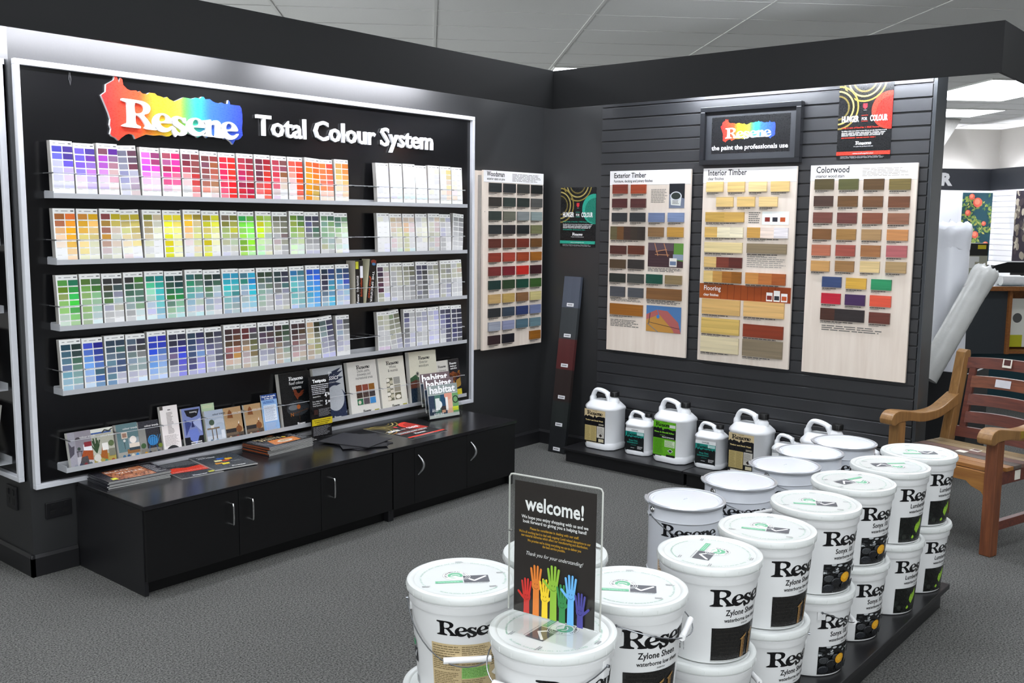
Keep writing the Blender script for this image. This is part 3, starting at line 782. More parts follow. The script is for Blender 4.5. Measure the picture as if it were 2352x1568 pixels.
def cover_plant(a, w, h):
    a.rect(0, 0, w, h, 'b3b3a4'); a.rect(0, 0, w, h*.28, 'a8984e'); a.rect(0, h*.9, w, h, 'dcdcd4'); a.rect(0, h*.86, w*.9, h*.9, '3a5a9a')
    for k in range(9): a.stroke([(w*.16, h*.35), (w*(.16+.045*(k-4)), h*(.55+.2*math.sin(k*.9)**2))], .006, '33492f', up=0)
    a.up(); a.disc(w*.16, h*.2, w*.16, 'cfcdc4'); a.poly([(w*.3,h*.2),(w*.62,h*.12),(w*.62,h*.42),(w*.42,h*.5)], '9c5a26'); a.rect(w*.42, h*.38, w*.7, h*.58, 'e6e4de'); a.rect(w*.7, h*.2, w*.98, h*.4, '77796a')
    a.disc(w*.84, h*.55, w*.13, '5a6a45'); a.stroke([(w*.5,h*.88),(w*.62,h*.94),(w*.8,h*.9),(w*.95,h*.95)], .006, '3a3c38'); a.text('colour trends', w*.4, h*.76, .0125, 'ffffff'); dots_row(a, w, ['d8d4c8', '4f8a78', '9a4a2a'])
def cover_teal(a, w, h):
    a.rect(0, 0, w, h, '5f7b80'); a.rect(0, 0, w, h*.2, '9c9a92'); a.rect(w*.2, h*.58, w*.48, h*.76, 'd8c8b8'); a.rect(w*.24, h*.61, w*.44, h*.73, '9a7a6a'); a.text('colour trends', w*.3, h*.83, .0135, 'f4f4f4')
    a.rect(w*.5, h*.28, w, h*.58, '8d9aa0'); a.disc(w*.72, h*.52, w*.16, 'e8e0d8'); a.rect(w*.52, h*.24, w, h*.42, 'd6cbbd'); a.rect(w*.4, h*.14, w*.98, h*.26, '8a5f38'); a.rect(w*.5, h*.22, w, h*.3, '35424a')
    a.rect(w*.3, h*.28, w*.32, h*.5, '3a4448'); a.disc(w*.31, h*.52, w*.06, 'c8ccc8'); dots_row(a, w, ['3f6a8c', '34527a', 'd8cdb8', '2f7ab0'])
def cover_chair(a, w, h):
    a.rect(0, 0, w, h, '33333a'); a.rect(0, h*.2, w*.32, h*.8, '8c8c88'); a.rect(0, 0, w, h*.2, '7f7a72'); a.text('colour trends', w*.3, h*.83, .013, 'f2f2f2', bold=.02)
    a.ring(w*.62, h*.42, w*.24, .004, '2f86c8'); a.disc(w*.62, h*.4, w*.2, '2b6fa8')
    for k in range(5): a.stroke([(w*.5+k*.008, h*.3), (w*.48+k*.014, h*.56)], .0016, '5aa8e0', up=0)
    a.stroke([(w*.45, h*.3), (w*.4, h*.12)], .002, '2b6fa8'); a.stroke([(w*.75, h*.32), (w*.8, h*.12)], .002, '2b6fa8'); a.disc(w*.14, h*.3, w*.12, '3f5c3a'); a.disc(w*.95, h*.24, w*.1, '6a7a30'); dots_row(a, w, ['c8932e', '34343c', '6f6a62', '4a4f58'])
def cover_list(a, w, h):
    a.rect(0, 0, w, h, 'ece6e4'); a.rect(0, h*.92, w*.18, h, '4a4440'); a.rect(w*.44, h*.9, w*.6, h*.92, '444444'); a.lines(w*.34, h*.38, w*.72, h*.86, 16, '8f8886', ragged=.4, seed=4); a.lines(w*.1, h*.12, w*.9, h*.36, 10, 'b5aeac', seed=5); a.disc(w*.5, -.012, w*.42, '2d2d30', clip=(0, 0, w, h))
def cover_dress(a, w, h):
    a.rect(0, 0, w, h, '7a86b8'); a.rect(0, 0, w, h*.26, '15151c'); a.poly([(w*.15,h*.95),(w*.95,h*.95),(w*.8,h*.78),(w*.5,h*.74),(w*.25,h*.8)], '18181e'); a.text('Resene', w*.8, h*.9, .014, 'ffffff', rot=180)
    a.poly([(w*.3,h*.18),(w*.62,h*.06),(w*.82,h*.3),(w*.7,h*.46),(w*.25,h*.44)], '6a7cc4'); a.poly([(w*.1,h*.3),(w*.45,h*.6),(w*.1,h*.72)], '3f4a84'); a.poly([(w*.5,h*.62),(w*.95,h*.36),(w*.95,h*.72)], 'a9b4dc'); a.poly([(w*.42,h*.5),(w*.5,h*.68),(w*.6,h*.5)], '2a3060'); a.lines(w*.3, h*.05, w*.9, h*.14, 2, 'f0f0f0', th=.55, ragged=.1)
def cover_table(a, w, h):
    a.rect(0, 0, w, h, 'a9b4c4'); a.rect(0, 0, w, h*.22, 'c3c8d2'); a.ring(w*.75, h*.4, w*.5, .02, 'b9c2d0', a0=20, a1=150, clip=(0, 0, w, h)); a.text('colour trends', w*.42, h*.84, .0135, '30323a', bold=.02)
    a.rect(w*.05, h*.42, w*.72, h*.47, '7c6c58'); a.rect(w*.28, h*.1, w*.33, h*.42, '66584a'); a.rect(w*.5, h*.1, w*.55, h*.42, '66584a'); a.rect(w*.26, h*.46, w*.42, h*.56, 'd8d4cc'); a.disc(w*.33, h*.63, w*.14, '4a5a4a'); a.rect(w*.78, h*.1, w*.96, h*.36, 'd8dbe2'); dots_row(a, w, ['5c7388', '8ba0b4', 'c8ccd4'])
def cover_tan(a, w, h):
    a.rect(0, 0, w, h, 'b08f68'); a.rect(0, 0, w, h*.2, '54483e'); a.rect(0, h*.2, w*.6, h*.34, '2e2a2a'); a.poly([(w*.18,h*.68),(w*.5,h*.66),(w*.46,h*.84),(w*.34,h*.94),(w*.24,h*.86)], '7e4a26'); a.text('colour trends', w*.45, h*.8, .0125, 'f4efe8'); a.disc(w*.76, h*.3, w*.17, '7a4c2c'); a.rect(w*.72, h*.38, w*.8, h*.46, '7a4c2c'); a.poly([(w*.74,h*.46),(w*.8,h*.46),(w*.8,h*.56)], 'f0ece4'); a.rect(w*.02, h*.14, w*.7, h*.22, '6b5a4a'); dots_row(a, w, ['b49a80', '4a3430', '8c3a2c', '2c2c34'])
def cover_blue(a, w, h):
    a.rect(0, 0, w, h, '8fb4e0'); a.rect(0, h*.86, w, h, '27488c'); a.text("Don't get caught", w*.06, h*.93, .0125, 'ffffff', bold=.03, fit=w*.86); a.text('in the cold', w*.22, h*.875, .0125, 'ffffff', bold=.03, fit=w*.54); a.lines(w*.1, h*.76, w*.85, h*.83, 2, '2b5cab', th=.6, seed=7); a.rect(w*.1, h*.3, w*.9, h*.72, 'dfe8f4'); a.lines(w*.14, h*.32, w*.86, h*.7, 14, '9aa8c0', seed=8); a.lines(w*.12, h*.04, w*.88, h*.26, 8, 'b6c4da', seed=9)
def cover_roof(a, w, h):
    a.rect(0, 0, w, h, '101214'); a.logo(w*.3, h*.855, w*.46, 'f4f4f4'); a.text('Roof colour', w*.53, h*.775, .0245, 'f4f4f4', align='CENTER', sx=.82); a.text('systems', w*.53, h*.695, .0245, 'f4f4f4', align='CENTER', sx=.82)
    a.disc(w*.5, h*.34, w*.36, '2e3236', ry=h*.14); a.disc(w*.36, h*.36, w*.16, '6a6e72', ry=h*.05); a.stroke([(w*.52,h*.1),(w*.52,h*.56)], .004, '3a2a20'); a.stroke([(w*.28,h*.24),(w*.8,h*.3)], .004, '5a3a24'); a.text('N', w*.24, h*.2, .03, 'b06a2c'); a.disc(w*.52, h*.36, w*.06, 'a0582c')
    a.poly([(w*.42,h*.6),(w*.47,h*.54),(w*.5,h*.5),(w*.53,h*.5),(w*.56,h*.54),(w*.66,h*.56),(w*.74,h*.62),(w*.68,h*.61),(w*.76,h*.66),(w*.66,h*.65),(w*.58,h*.6),(w*.52,h*.62),(w*.5,h*.67),(w*.46,h*.69),(w*.42,h*.67),(w*.38,h*.665),(w*.43,h*.64)], '6e3420'); a.logo(w*.42, h*.04, w*.26, 'f4f4f4')
def cover_classics(a, w, h):
    a.rect(0, 0, w, h, 'b3b7bb'); a.poly([(w*.35,h*.52),(w*.2,h*.44),(w*.28,h*.62),(w*.6,h*.9),(w*.95,h*.96),(w*.8,h*.88),(w,h*.9),(w*.78,h*.8),(w,h*.78),(w*.7,h*.7),(w*.9,h*.66),(w*.6,h*.6)], '1d2740'); a.disc(w*.6, h*.3, w*.46, '1f2a45', ry=h*.33, clip=(0, 0, w, h)); a.disc(w*.66, h*.4, w*.3, 'b0b4ba', ry=h*.24)
    a.rect(0, 0, w, h*.1, '1f2a45'); a.text('Classics', w*.26, h*.75, .044, 'ffffff', shear=.35, sx=.85); a.text('the', w*.5, h*.87, .02, 'ffffff'); a.text('collection', w*.34, h*.69, .014, 'f0f0f0', space=1.3); a.logo(w*.55, h*.03, w*.24, 'f4f4f4'); a.text('curated', w*.56, h*.45, .012, 'd4d6da') if False else None
def cover_decks(a, w, h):
    a.rect(0, 0, w, h, 'dcd9d2'); a.logo(w*.3, h*.855, w*.47, '15161a')
    for i, t in enumerate(('Decks, paths,', 'driveways and', 'recreational areas')): a.text(t, w*.54, h*(.79-.065*i), .0235, '2c2c30', align='CENTER', sx=.78)
    cs = ['7a3c22', '8a4436', '8c5a1c', '3a2a22', '4a3a36', '3c3436', '2c6a48', '544a50', '3f86c4']
    for i, c in enumerate(cs):
        x, y = w*(.22+.22*(i % 3)), h*(.44-.13*(i//3)); a.rect(x, y, x+w*.2, y+h*.115, c); a.disc(x+w*.08, y+h*.05, w*.05, 'd0c8b8' if i in (6,) else c, up=0)
    a.up(); a.logo(w*.38, h*.04, w*.28, '1a1a1e'); a.rect(w*.78, h*.035, w*.94, h*.055, 'a8a030')
def cover_whites(a, w, h):
    a.rect(0, 0, w, h, 'dbd8cb'); a.logo(w*.3, h*.855, w*.5, '15161a'); a.text('Whites', w*.54, h*.785, .0245, '2c2c30', align='CENTER', sx=.8); a.text('& neutrals', w*.54, h*.715, .0245, '2c2c30', align='CENTER', sx=.8)
    a.rect(w*.24, h*.16, w*.48, h*.6, '6a6a58')
    for i in range(9): a.disc(w*(.29+.14*(i % 2)), h*(.2+.045*i), w*.08, ['d8d2c0', 'c2bca4', 'e6e2d6'][i % 3], ry=h*.035, clip=(w*.24, h*.16, w*.48, h*.6), up=1)
    a.rect(w*.52, h*.47, w*.76, h*.6, '8a8a86'); a.rect(w*.52, h*.32, w*.76, h*.45, '9a9484'); a.rect(w*.52, h*.17, w*.76, h*.3, '6a6650'); a.disc(w*.64, h*.22, w*.1, 'e0dccc', ry=h*.04); a.lines(w*.53, h*.48, w*.75, h*.59, 4, 'b8b4a8', th=.4, ragged=0); a.logo(w*.36, h*.04, w*.3, '1a1a1e'); a.rect(w*.78, h*.045, w*.94, h*.065, 'a8a030')
def cover_exterior(a, w, h):
    a.rect(0, 0, w, h, 'd4d0bd'); a.logo(w*.34, h*.84, w*.42, '15161a'); a.text('Exterior', w*.52, h*.765, .025, '2c2c30', align='CENTER', shear=.15, sx=.85); a.text('woodcare', w*.52, h*.695, .025, '2c2c30', align='CENTER', shear=.15, sx=.85)
    a.poly([(0,h*.0),(0,h*.5),(w*.2,h*.56),(w*.3,h*.5),(w*.45,h*.54),(w*.6,h*.48),(w*.75,h*.54),(w,h*.5),(w,0)], '34563a'); a.poly([(0,0),(0,h*.42),(w*.2,h*.46),(w*.45,h*.4),(w,h*.46),(w,0)], '5a3226'); a.poly([(w*.3,h*.45),(w*.45,h*.54),(w*.6,h*.48),(w*.75,h*.54),(w*.9,h*.47),(w*.6,h*.4)], '7a3a2c'); a.rect(0, 0, w, h*.3, '1c2b3c'); a.disc(w*.27, h*.57, .013, '2c2c30'); a.disc(w*.27, h*.57, .010, 'd4d0bd'); a.disc(w*.27, h*.57, .008, '2c2c30')
def cover_colorwood(a, w, h):
    a.rect(0, 0, w, h, 'd3cfc6'); a.logo(w*.12, h*.82, w*.74, '15161a'); a.text('Colorwood', w*.5, h*.725, .016, '3a3a3e', align='CENTER', sx=.85); a.lines(w*.14, h*.66, w*.86, h*.7, 1, '5a5a5e', ragged=0); a.rect(w*.1, h*.1, w*.9, h*.5, '9a6a40')
def cover_metallics(a, w, h):
    a.rect(0, 0, w, h, '15151c'); a.logo(w*.1, h*.87, w*.66, 'f4f4f4'); a.text('Metallics and', w*.44, h*.8, .0135, 'f4f4f4', align='CENTER', bold=.03, sx=.8); a.text('special effects', w*.46, h*.74, .0135, 'f4f4f4', align='CENTER', bold=.03, sx=.8)
    for i in range(26):
        rr = random.Random(i); a.disc(w*rr.random(), h*(.35+.3*rr.random()), .006+.008*rr.random(), ['6a2c20', '8a4a22', '4a1c20', 'a06a2c'][i % 4], clip=(0, 0, w, h), up=0)
    a.up(); a.poly([(w*.3,h*.2),(w*.95,h*.28),(w,h*.5),(w*.6,h*.44)], '9a7a3a'); a.rect(w*.5, h*.05, w, h*.2, 'c8b82c')
LG = 'leaflets on the lowest ledge'
lean_card('leaflet_stack', 'lilac grey interior leaflet with rust blanket, leftmost on the lowest ledge', 'leaflet', -3.505, 0.108, 0.166, 0.024, cover_lilac, LG, lean=12)
lean_card('leaflet_stack', 'leaflet with spiky green plant and mustard floor, between the lilac and teal leaflets', 'leaflet', -3.396, 0.106, 0.166, 0.016, cover_plant, LG, lean=12)
lean_card('leaflet_stack', 'teal bedroom leaflet with small framed picture on its cover', 'leaflet', -3.2745, 0.106, 0.166, 0.03, cover_teal, LG, lean=12)
lean_card('leaflet_stack', 'charcoal leaflet with a bright blue chair on its cover', 'leaflet', -3.164, 0.106, 0.166, 0.014, cover_chair, LG, lean=12)
lean_card('leaflet_stack', 'crumpled white price list leaflets standing taller than their neighbours', 'leaflet', -3.046, 0.094, 0.222, 0.02, cover_list, LG, lean=10, m=PRINT)
lean_card('leaflet_stack', 'blue satin clothing leaflet standing upside down', 'leaflet', -2.93, 0.104, 0.196, 0.014, cover_dress, LG, lean=11)
lean_card('leaflet', 'pale green leaflet peeping out behind the icy blue table leaflet', 'leaflet', -2.802, 0.074, 0.2, 0.004, lambda a, w, h: (a.rect(0, 0, w, h, 'b4c8a6'), a.lines(w*.1, h*.88, w*.9, h*.96, 2, 'd8d8b0')), LG, bot=0.055, lean=9)
lean_card('leaflet_stack', 'icy blue leaflet with a wooden table and potted plant', 'leaflet', -2.805, 0.107, 0.166, 0.014, cover_table, LG, lean=12)
lean_card('leaflet_stack', 'tan leaflet with brown pendant lamp, left one of the matching pair', 'leaflet', -2.694, 0.104, 0.166, 0.014, cover_tan, LG, lean=12)
lean_card('leaflet_stack', 'tan leaflet with brown pendant lamp, right one of the matching pair beside the blue leaflet', 'leaflet', -2.571, 0.104, 0.166, 0.014, cover_tan, LG, lean=12)
lean_card('leaflet_stack', 'blue leaflet about not getting caught in the cold', 'leaflet', -2.462, 0.1, 0.205, 0.006, cover_blue, LG, lean=10)
BG = 'colour books on the lowest ledge'
lean_card('colour_book', 'black roof colour systems book with a weathervane cover', 'book', -2.338, 0.213, 0.3, 0.03, cover_roof, BG, lean=9)
lean_card('colour_book', 'grey classics book with a navy brush stroke on its cover', 'book', -2.106, 0.214, 0.305, 0.024, cover_classics, BG, lean=9)
lean_card('colour_book', 'off white decks and driveways book with nine small pictures', 'book', -1.857, 0.222, 0.312, 0.028, cover_decks, BG, lean=9)
lean_card('colour_book', 'cream whites and neutrals book with pebble pictures', 'book', -1.618, 0.209, 0.312, 0.026, cover_whites, BG, lean=9)
lean_card('colour_book', 'pale exterior woodcare book leaning out with loose sheets behind it', 'book', -1.378, 0.236, 0.322, 0.032, cover_exterior, BG, lean=7, tilt=-1.0)
lean_card('colour_book', 'narrow pale wood stain booklet half hidden behind the magazine holder', 'book', -1.132, 0.1, 0.246, 0.016, cover_colorwood, BG, lean=9)
lean_card('colour_book', 'narrow black metallics booklet at the right end of the lowest ledge', 'book', -1.024, 0.1, 0.246, 0.016, cover_metallics, BG, lean=9)
# two spines in the gap of the third ledge
def cover_range(a, w, h):
    a.rect(0, 0, w, h, '141414'); a.rect(w*.05, h*.82, w*.42, h*.98, 'c8c83a'); a.rect(w*.62, h*.62, w*.98, h*.88, 'e4e4ea'); a.text('THE RANGE', w*.42, h*.31, .021, 'f0f0f0', rot=90, fit=h*.36, bold=.01); a.text('Resene', w*.42, h*.06, .024, 'f0f0f0', rot=90, fit=h*.2, bold=.02, shear=.3); a.text('fashion colours', w*.86, h*.2, .022, 'd8582a', rot=90, shear=.4, fit=h*.42); a.disc(w*.4, h*.02, w*.25, '6a9ac8', clip=(0, 0, w, h))
def cover_spec(a, w, h):
    a.rect(0, 0, w, h, '121214'); a.disc(w*.55, h*.95, w*.36, '8a3a2c', ry=h*.05, clip=(0, 0, w, h)); a.disc(w*.6, h*.9, w*.26, '4a7aa8', ry=h*.03); a.text('THE SPECIFIER', w*.52, h*.74, .021, 'f0f0f0', rot=-90, fit=h*.7, bold=.01); a.text('gloss levels', w*.2, h*.62, .022, 'd8582a', rot=-90, shear=.4, fit=h*.5)
o = lean_card('colour_book', 'black spine marked the range standing on the third ledge beside the ice blue cards', 'book', -1.826, 0.058, 0.262, 0.078, cover_range, 'books in the gap of the third ledge', z=LEDGE_Z[2]+0.0035, bot=0.09, lean=0.5, side='cfc8b8')
o = lean_card('colour_book', 'black spine marked the specifier leaning right in the gap of the third ledge', 'book', -1.748, 0.056, 0.258, 0.07, cover_spec, 'books in the gap of the third ledge', z=LEDGE_Z[2]+0.010, bot=0.09, lean=0.5, tilt=-7.5, side='d8d4b8')

# ------------------------------------------------------------------ low black cabinets
CAB = mat('black_cabinet', '0d0d0e', 0.38, spec=.35, var=0.2, scale=12, stretch=(1, 1, 6))
CABEND = mat('black_cabinet_end', '18181b', 0.4, var=0.15, scale=12)
TOPM = wood('black_ash_top', '0f0f11', '1d1d20', stretch=(2, 30, 30), rough=0.22)
def d_handle(parent, x, y, z0, z1):
    m = bmesh.new(); tube(m, smooth_path([(x, y, z0), (x, y-0.02, z0+0.001), (x, y-0.03, z0+0.01), (x, y-0.03, z1-0.01), (x, y-0.02, z1-0.001), (x, y, z1)]), 0.0045, 10); obj('handle', m, CHROME, parent, 40)
def bow_handle(parent, x, y, z0, z1):
    m = bmesh.new(); n = 12
    tube(m, [(x+0.016*math.sin(PI*k/n), y-0.028*math.sin(PI*k/n), z0+(z1-z0)*k/n) for k in range(n+1)], [0.003+0.004*math.sin(PI*k/n) for k in range(n+1)], 10); obj('handle', m, STEEL, parent, 40)
def cabinet(x0, x1, doors, label):
    t = thing('low_cabinet', label, 'cabinet', Matrix.Translation((x0, 0, 0)), 'low black cabinets under the display board')
    w = x1-x0
    m = bmesh.new()
    bx(m, 0, 0.018, -0.595, -0.012, 0, 0.383); bx(m, w-0.018, w, -0.595, -0.012, 0, 0.383); bx(m, 0.018, w-0.018, -0.59, -0.012, 0.07, 0.088); bx(m, 0.018, w-0.018, -0.024, -0.012, 0.088, 0.383); bx(m, 0.018, w-0.018, -0.59, -0.012, 0.37, 0.383)
    obj('carcass', m, CABEND, t)
    m = bmesh.new(); bx(m, 0.018, w-0.018, -0.56, -0.545, 0, 0.07); obj('plinth', m, CAB, t)
    for a, b, h, hx in doors:
        m = bmesh.new(); bx(m, a-x0+0.0015, b-x0-0.0015, -0.613, -0.5955, 0.066, 0.381, bev=0.001, seg=1)
        d = obj('door' if h else 'filler_panel', m, CAB, t)
        if h == 'd': d_handle(d, hx-x0, -0.612, 0.229, 0.327)
        if h == 'bow': bow_handle(d, hx-x0, -0.612, 0.224, 0.336)
cabinet(-3.452, -2.028, [(-3.45, -2.988, 'd', -3.035), (-2.988, -2.51, 'd', -2.93), (-2.51, -2.03, 'd', -2.447)], 'long black low cabinet with three doors and chrome D handles, at the left')
cabinet(-2.026, -1.008, [(-2.024, -1.865, None, 0), (-1.865, -1.443, 'bow', -1.838), (-1.443, -1.01, 'bow', -1.412)], 'black low cabinet with two doors and curved steel handles, at the right')
m = bmesh.new(); bx(m, -3.456, -1.005, -0.618, -0.034, 0.3835, 0.4035, bev=0.002)
o = obj('cabinet_top', m, TOPM); tag(o, 'long black worktop running over both low cabinets', 'worktop')

# ------------------------------------------------------------------ things lying on the cabinets
ZT = 0.4036
def sheet(name, label, cat, cx, cy, z, deg, w, h, th, artfn, group=None, side='b6b6b3', m=None, spine=None):
    a = Art(); a.slab(-w/2, -h/2, w/2, h/2, th, 'ffffff', side); artfn(a, w, h)
    if spine:                                  # dark covers and a coloured spine along the edges of a magazine
        e = .0002
        for z0, z1 in ((-th*.22, 0), (-th, -th*.86)):
            a.face([(-w/2, -h/2-e, z0), (w/2, -h/2-e, z0), (w/2, -h/2-e, z1), (-w/2, -h/2-e, z1)], '2a2a2e')
        a.face([(-w/2-e, h/2, -th), (-w/2-e, -h/2, -th), (-w/2-e, -h/2, 0), (-w/2-e, h/2, 0)], spine)
    o = a.obj(name, None, m or GLOSSY); tag(o, label, cat, group); o.matrix_world = flat(cx, cy, z+th, deg)
    return o
def mag_white(a, w, h):      # landscape stack, printed portrait
    x0, y0 = -w/2, -h/2
    a.rect(x0, y0, w/2, h/2, '26262c'); a.rect(x0+w*.16, y0+h*.04, x0+w*.78, y0+h*.9, '9a5f42')
    rr = random.Random(3)
    for i in range(9):
        for j in range(8):
            x, y = x0+w*.16+w*.62*(i+.5*(j % 2))/9.5, y0+h*.04+h*.86*j/8
            a.rect(x, y, x+w*.055, y+h*.085, ['b87850', '8a4c34', 'c48a68', 'a56648'][rr.randrange(4)], up=0)
            if rr.random() < .4: a.face([(x+w*.02, y), (x+w*.05, y), (x+w*.05, y+h*.05), (x+w*.02, y+h*.05)], '3a2420', z=a.z+Art.STEP)
    a.up(2); a.text('BLACK', x0+w*.18, y0+h*.72, .034, 'f2ede6', space=1.25); a.text('WHITE', x0+w*.3, y0+h*.5, .034, 'f2ede6', space=1.25)
    a.rect(x0+w*.1, y0+h*.1, x0+w*.19, y0+h*.25, 'd8d83a'); a.lines(x0+w*.8, y0+h*.1, x0+w*.98, y0+h*.9, 9, 'c8c8cc', th=.25, ragged=.5, seed=11)
def mag_bw(a, w, h):
    x0, y0 = -w/2, -h/2
    a.rect(x0, y0, w/2, h/2, '1d1d20'); a.poly([(x0+w*.2,y0+h*.1),(x0+w*.8,y0+h*.1),(x0+w*.86,y0+h*.5),(x0+w*.3,y0+h*.56)], 'c8752c'); a.disc(x0+w*.55, y0+h*.3, w*.16, 'd8d0c4', ry=h*.12); a.disc(x0+w*.55, y0+h*.32, w*.11, 'b89a6a', ry=h*.07)
    a.text('BLACK', x0+w*.16, y0+h*.78, .04, 'f0ddb0', space=1.2); a.text('WHITE', x0+w*.2, y0+h*.6, .04, 'f0ddb0', space=1.2); a.disc(x0+w*.72, y0+h*.62, .012, 'd8b83a'); a.disc(x0+w*.6, y0+h*.93, .02, 'e07a30', ry=.012); a.lines(x0+w*.84, y0+h*.1, x0+w*.98, y0+h*.9, 8, 'b8b8bc', th=.25, seed=13); a.lines(x0+w*.03, y0+h*.2, x0+w*.16, y0+h*.9, 7, '9a9aa0', th=.25, seed=14)
def plain(c):
    return lambda a, w, h: a.rect(-w/2, -h/2, w/2, h/2, c)
place = ['bottom', 'second from the bottom', 'third from the bottom', 'fourth from the bottom', 'fifth from the bottom', 'sixth from the bottom', 'seventh from the bottom', 'eighth from the bottom', 'ninth from the bottom', 'top']
for i in range(5):
    rr = random.Random(i+50)
    sheet('magazine', 'dark brick covered magazine, %s of the left stack' % ('top' if i == 4 else place[i]), 'magazine', -3.27+rr.uniform(-.004, .004), -0.158+rr.uniform(-.003, .003), ZT+0.0066*i, -3+rr.uniform(-1, 1), 0.298, 0.212, 0.0064, mag_white if i == 4 else plain('26262c'), 'magazines in the left stack', spine='26262c')
for i in range(10):
    rr = random.Random(i+80)
    sheet('magazine', 'dark orange covered magazine, %s of the stack by the price stand' % place[i], 'magazine', -2.43+rr.uniform(-.006, .006), -0.158+rr.uniform(-.004, .004), ZT+0.0047*i, 4+rr.uniform(-2, 2), 0.3, 0.21, 0.0045, mag_bw if i == 9 else plain('1d1d20'), 'magazines in the orange and black stack', spine='8a4420' if i % 3 else '1d1d20')
def bro_red(a, w, h):
    x0, y0 = -w/2, -h/2
    a.rect(x0, y0, w/2, h/2, '2b2c2f'); a.poly([(x0,y0+h*.36),(w/2,y0+h*.3),(w/2,y0+h*.66),(x0+w*.5,y0+h*.6),(x0+w*.25,y0+h*.68),(x0,y0+h*.6)], 'c93a26'); a.poly([(x0,y0+h*.8),(w/2,y0+h*.72),(w/2,y0+h),(x0,y0+h)], '4a4d50'); a.text('Recommended paint systems', x0+w*.06, y0+h*.4, .011, 'f0e8e4', fit=w*.86); a.rect(x0+w*.72, y0+h*.1, x0+w*.94, y0+h*.16, 'd8d83a'); a.logo(x0+w*.3, y0+h*.05, w*.34, 'f0f0f0')
def bro_grey(a, w, h):
    x0, y0 = -w/2, -h/2
    a.rect(x0, y0, w/2, h/2, '3a3f44'); a.text('Resene', x0+w*.1, y0+h*.86, .018, 'f4f4f4', bold=.03); a.text('paint effects', x0+w*.1, y0+h*.79, .018, 'f4f4f4', bold=.03)
    for i, (x, y, c) in enumerate(((.42, .58, '2f58a8'), (.58, .52, 'd8a82a'), (.3, .46, 'e0d8a0'), (.46, .42, 'b84a2c'), (.22, .3, 'c8882a'), (.34, .24, 'e0c82a'), (.56, .34, '3a3f44'))): a.poly([(x0+w*x,y0+h*y),(x0+w*(x+.17),y0+h*(y+.01)),(x0+w*(x+.19),y0+h*(y+.09)),(x0+w*(x+.02),y0+h*(y+.1))], c)
    a.lines(x0+w*.62, y0+h*.34, x0+w*.86, y0+h*.4, 2, 'b8bcc0', th=.3); a.logo(x0+w*.44, y0+h*.06, w*.32, 'f0f0f0')
sheet('brochure', 'black and red paint systems brochure lying beside the left magazine stack', 'brochure', -2.99, -0.205, ZT, -6, 0.212, 0.3, 0.003, bro_red)
sheet('brochure', 'dark grey brochure with blue and yellow paint strokes, overlapping the red brochure', 'brochure', -2.8, -0.205, ZT+0.0034, -8, 0.222, 0.306, 0.006, bro_grey)
def folder(label, cx, cy, z, deg, c):
    o = sheet('presentation_folder', label, 'folder', cx, cy, z, deg, 0.245, 0.32, 0.004, plain(c), 'black folders on the worktop', side='2a2a2d', m=PRINT)
folder('black folder turned slightly, bottom of the folder pile', -2.055, -0.355, ZT, -2, '202024')
folder('black folder turned clockwise, in the middle of the folder pile', -2.045, -0.37, ZT+0.0048, -30, '232327')
folder('black folder squared to the wall, top of the folder pile', -2.06, -0.35, ZT+0.0096, 16, '29292e')

def hunger(a, w, h, accent, dark=False):
    # food drive poster: gold rings, tinted circle, big two word title
    bx_ = (-w/2, -h/2, w/2, h/2)
    a.rect(*bx_, '131416')
    gold = ['8a7a3c', '1a1812', 'a8985a', '1c1a14', '6a5e30']
    for k, r in enumerate((.30, .255, .235, .19, .17)): a.ring(-w*.02, h*.56, w*r*1.35, w*.03, gold[k], clip=bx_, up=1)
    for k, r in enumerate((.30, .255, .235, .19, .17)): a.ring(-w*.52, h*.2, w*r*1.35, w*.03, gold[k], clip=bx_, up=1)
    a.disc(w*.46, h*.14, w*.34, accent, clip=bx_, n=40); a.disc(w*.49, h*.11, w*.29, {'2a9d86': '1c7664', 'd23a2c': 'a02a22'}[accent], clip=bx_, n=40)
    a.poly([(-.012*w/.3, h*.24), (-.012*w/.3, h*.19), (0, h*.165), (.012*w/.3, h*.19), (.012*w/.3, h*.24)], 'c8323c'); a.lines(-w*.03, h*.15, w*.03, h*.158, 1, 'd0d0d0', ragged=0)
    a.text('HUNGER', -w*.43, h*.005, h*.11, 'f4f4f4', bold=.035, fit=w*.32); a.text('COLOUR', w*.1, h*.005, h*.11, 'f4f4f4', bold=.035, fit=w*.32); a.text('FOR', -w*.055, h*.02, h*.055, 'f4f4f4', bold=.02, fit=w*.1)
    for y in (.002, .08): a.rect(-w*.06, h*y, w*.06, h*(y+.008), accent, up=0)
    a.up(); a.text('Swap 2 cans of food for 1 FREE Resene testpot', -w*.42, -h*.085, h*.03, accent, bold=.02, fit=w*.84); a.text('By adding a little more colour to your life you can also help those in need.', -w*.42, -h*.125, h*.02, 'f0f0f0', bold=.02, fit=w*.84)
    a.lines(-w*.42, -h*.19, w*.42, -h*.135, 3, 'd0d0d0', th=.55, ragged=.1, seed=21); a.lines(-w*.42, -h*.22, w*.42, -h*.2, 1, accent, th=.6, seed=22); a.logo(-w*.15, -h*.305, w*.3, 'f4f4f4'); a.text('the paint the professionals use', -w*.18, -h*.335, h*.022, 'f0f0f0', fit=w*.36)
    a.rect(-w*.5, -h*.445, w*.5, -h*.395, accent); a.text('resene.co.nz/hungerforcolour', 0, -h*.43, h*.024, 'f4f4f4', align='CENTER'); a.lines(-w*.42, -h*.49, w*.42, -h*.455, 3, '8a8a8c', th=.5, ragged=.1, seed=23)
sheet('flyer', 'black and red food drive flyer lying flat on the worktop', 'flyer', -1.66, -0.325, ZT, 2, 0.295, 0.4, 0.001, lambda a, w, h: hunger(a, w, h, 'd23a2c'), m=PRINT)

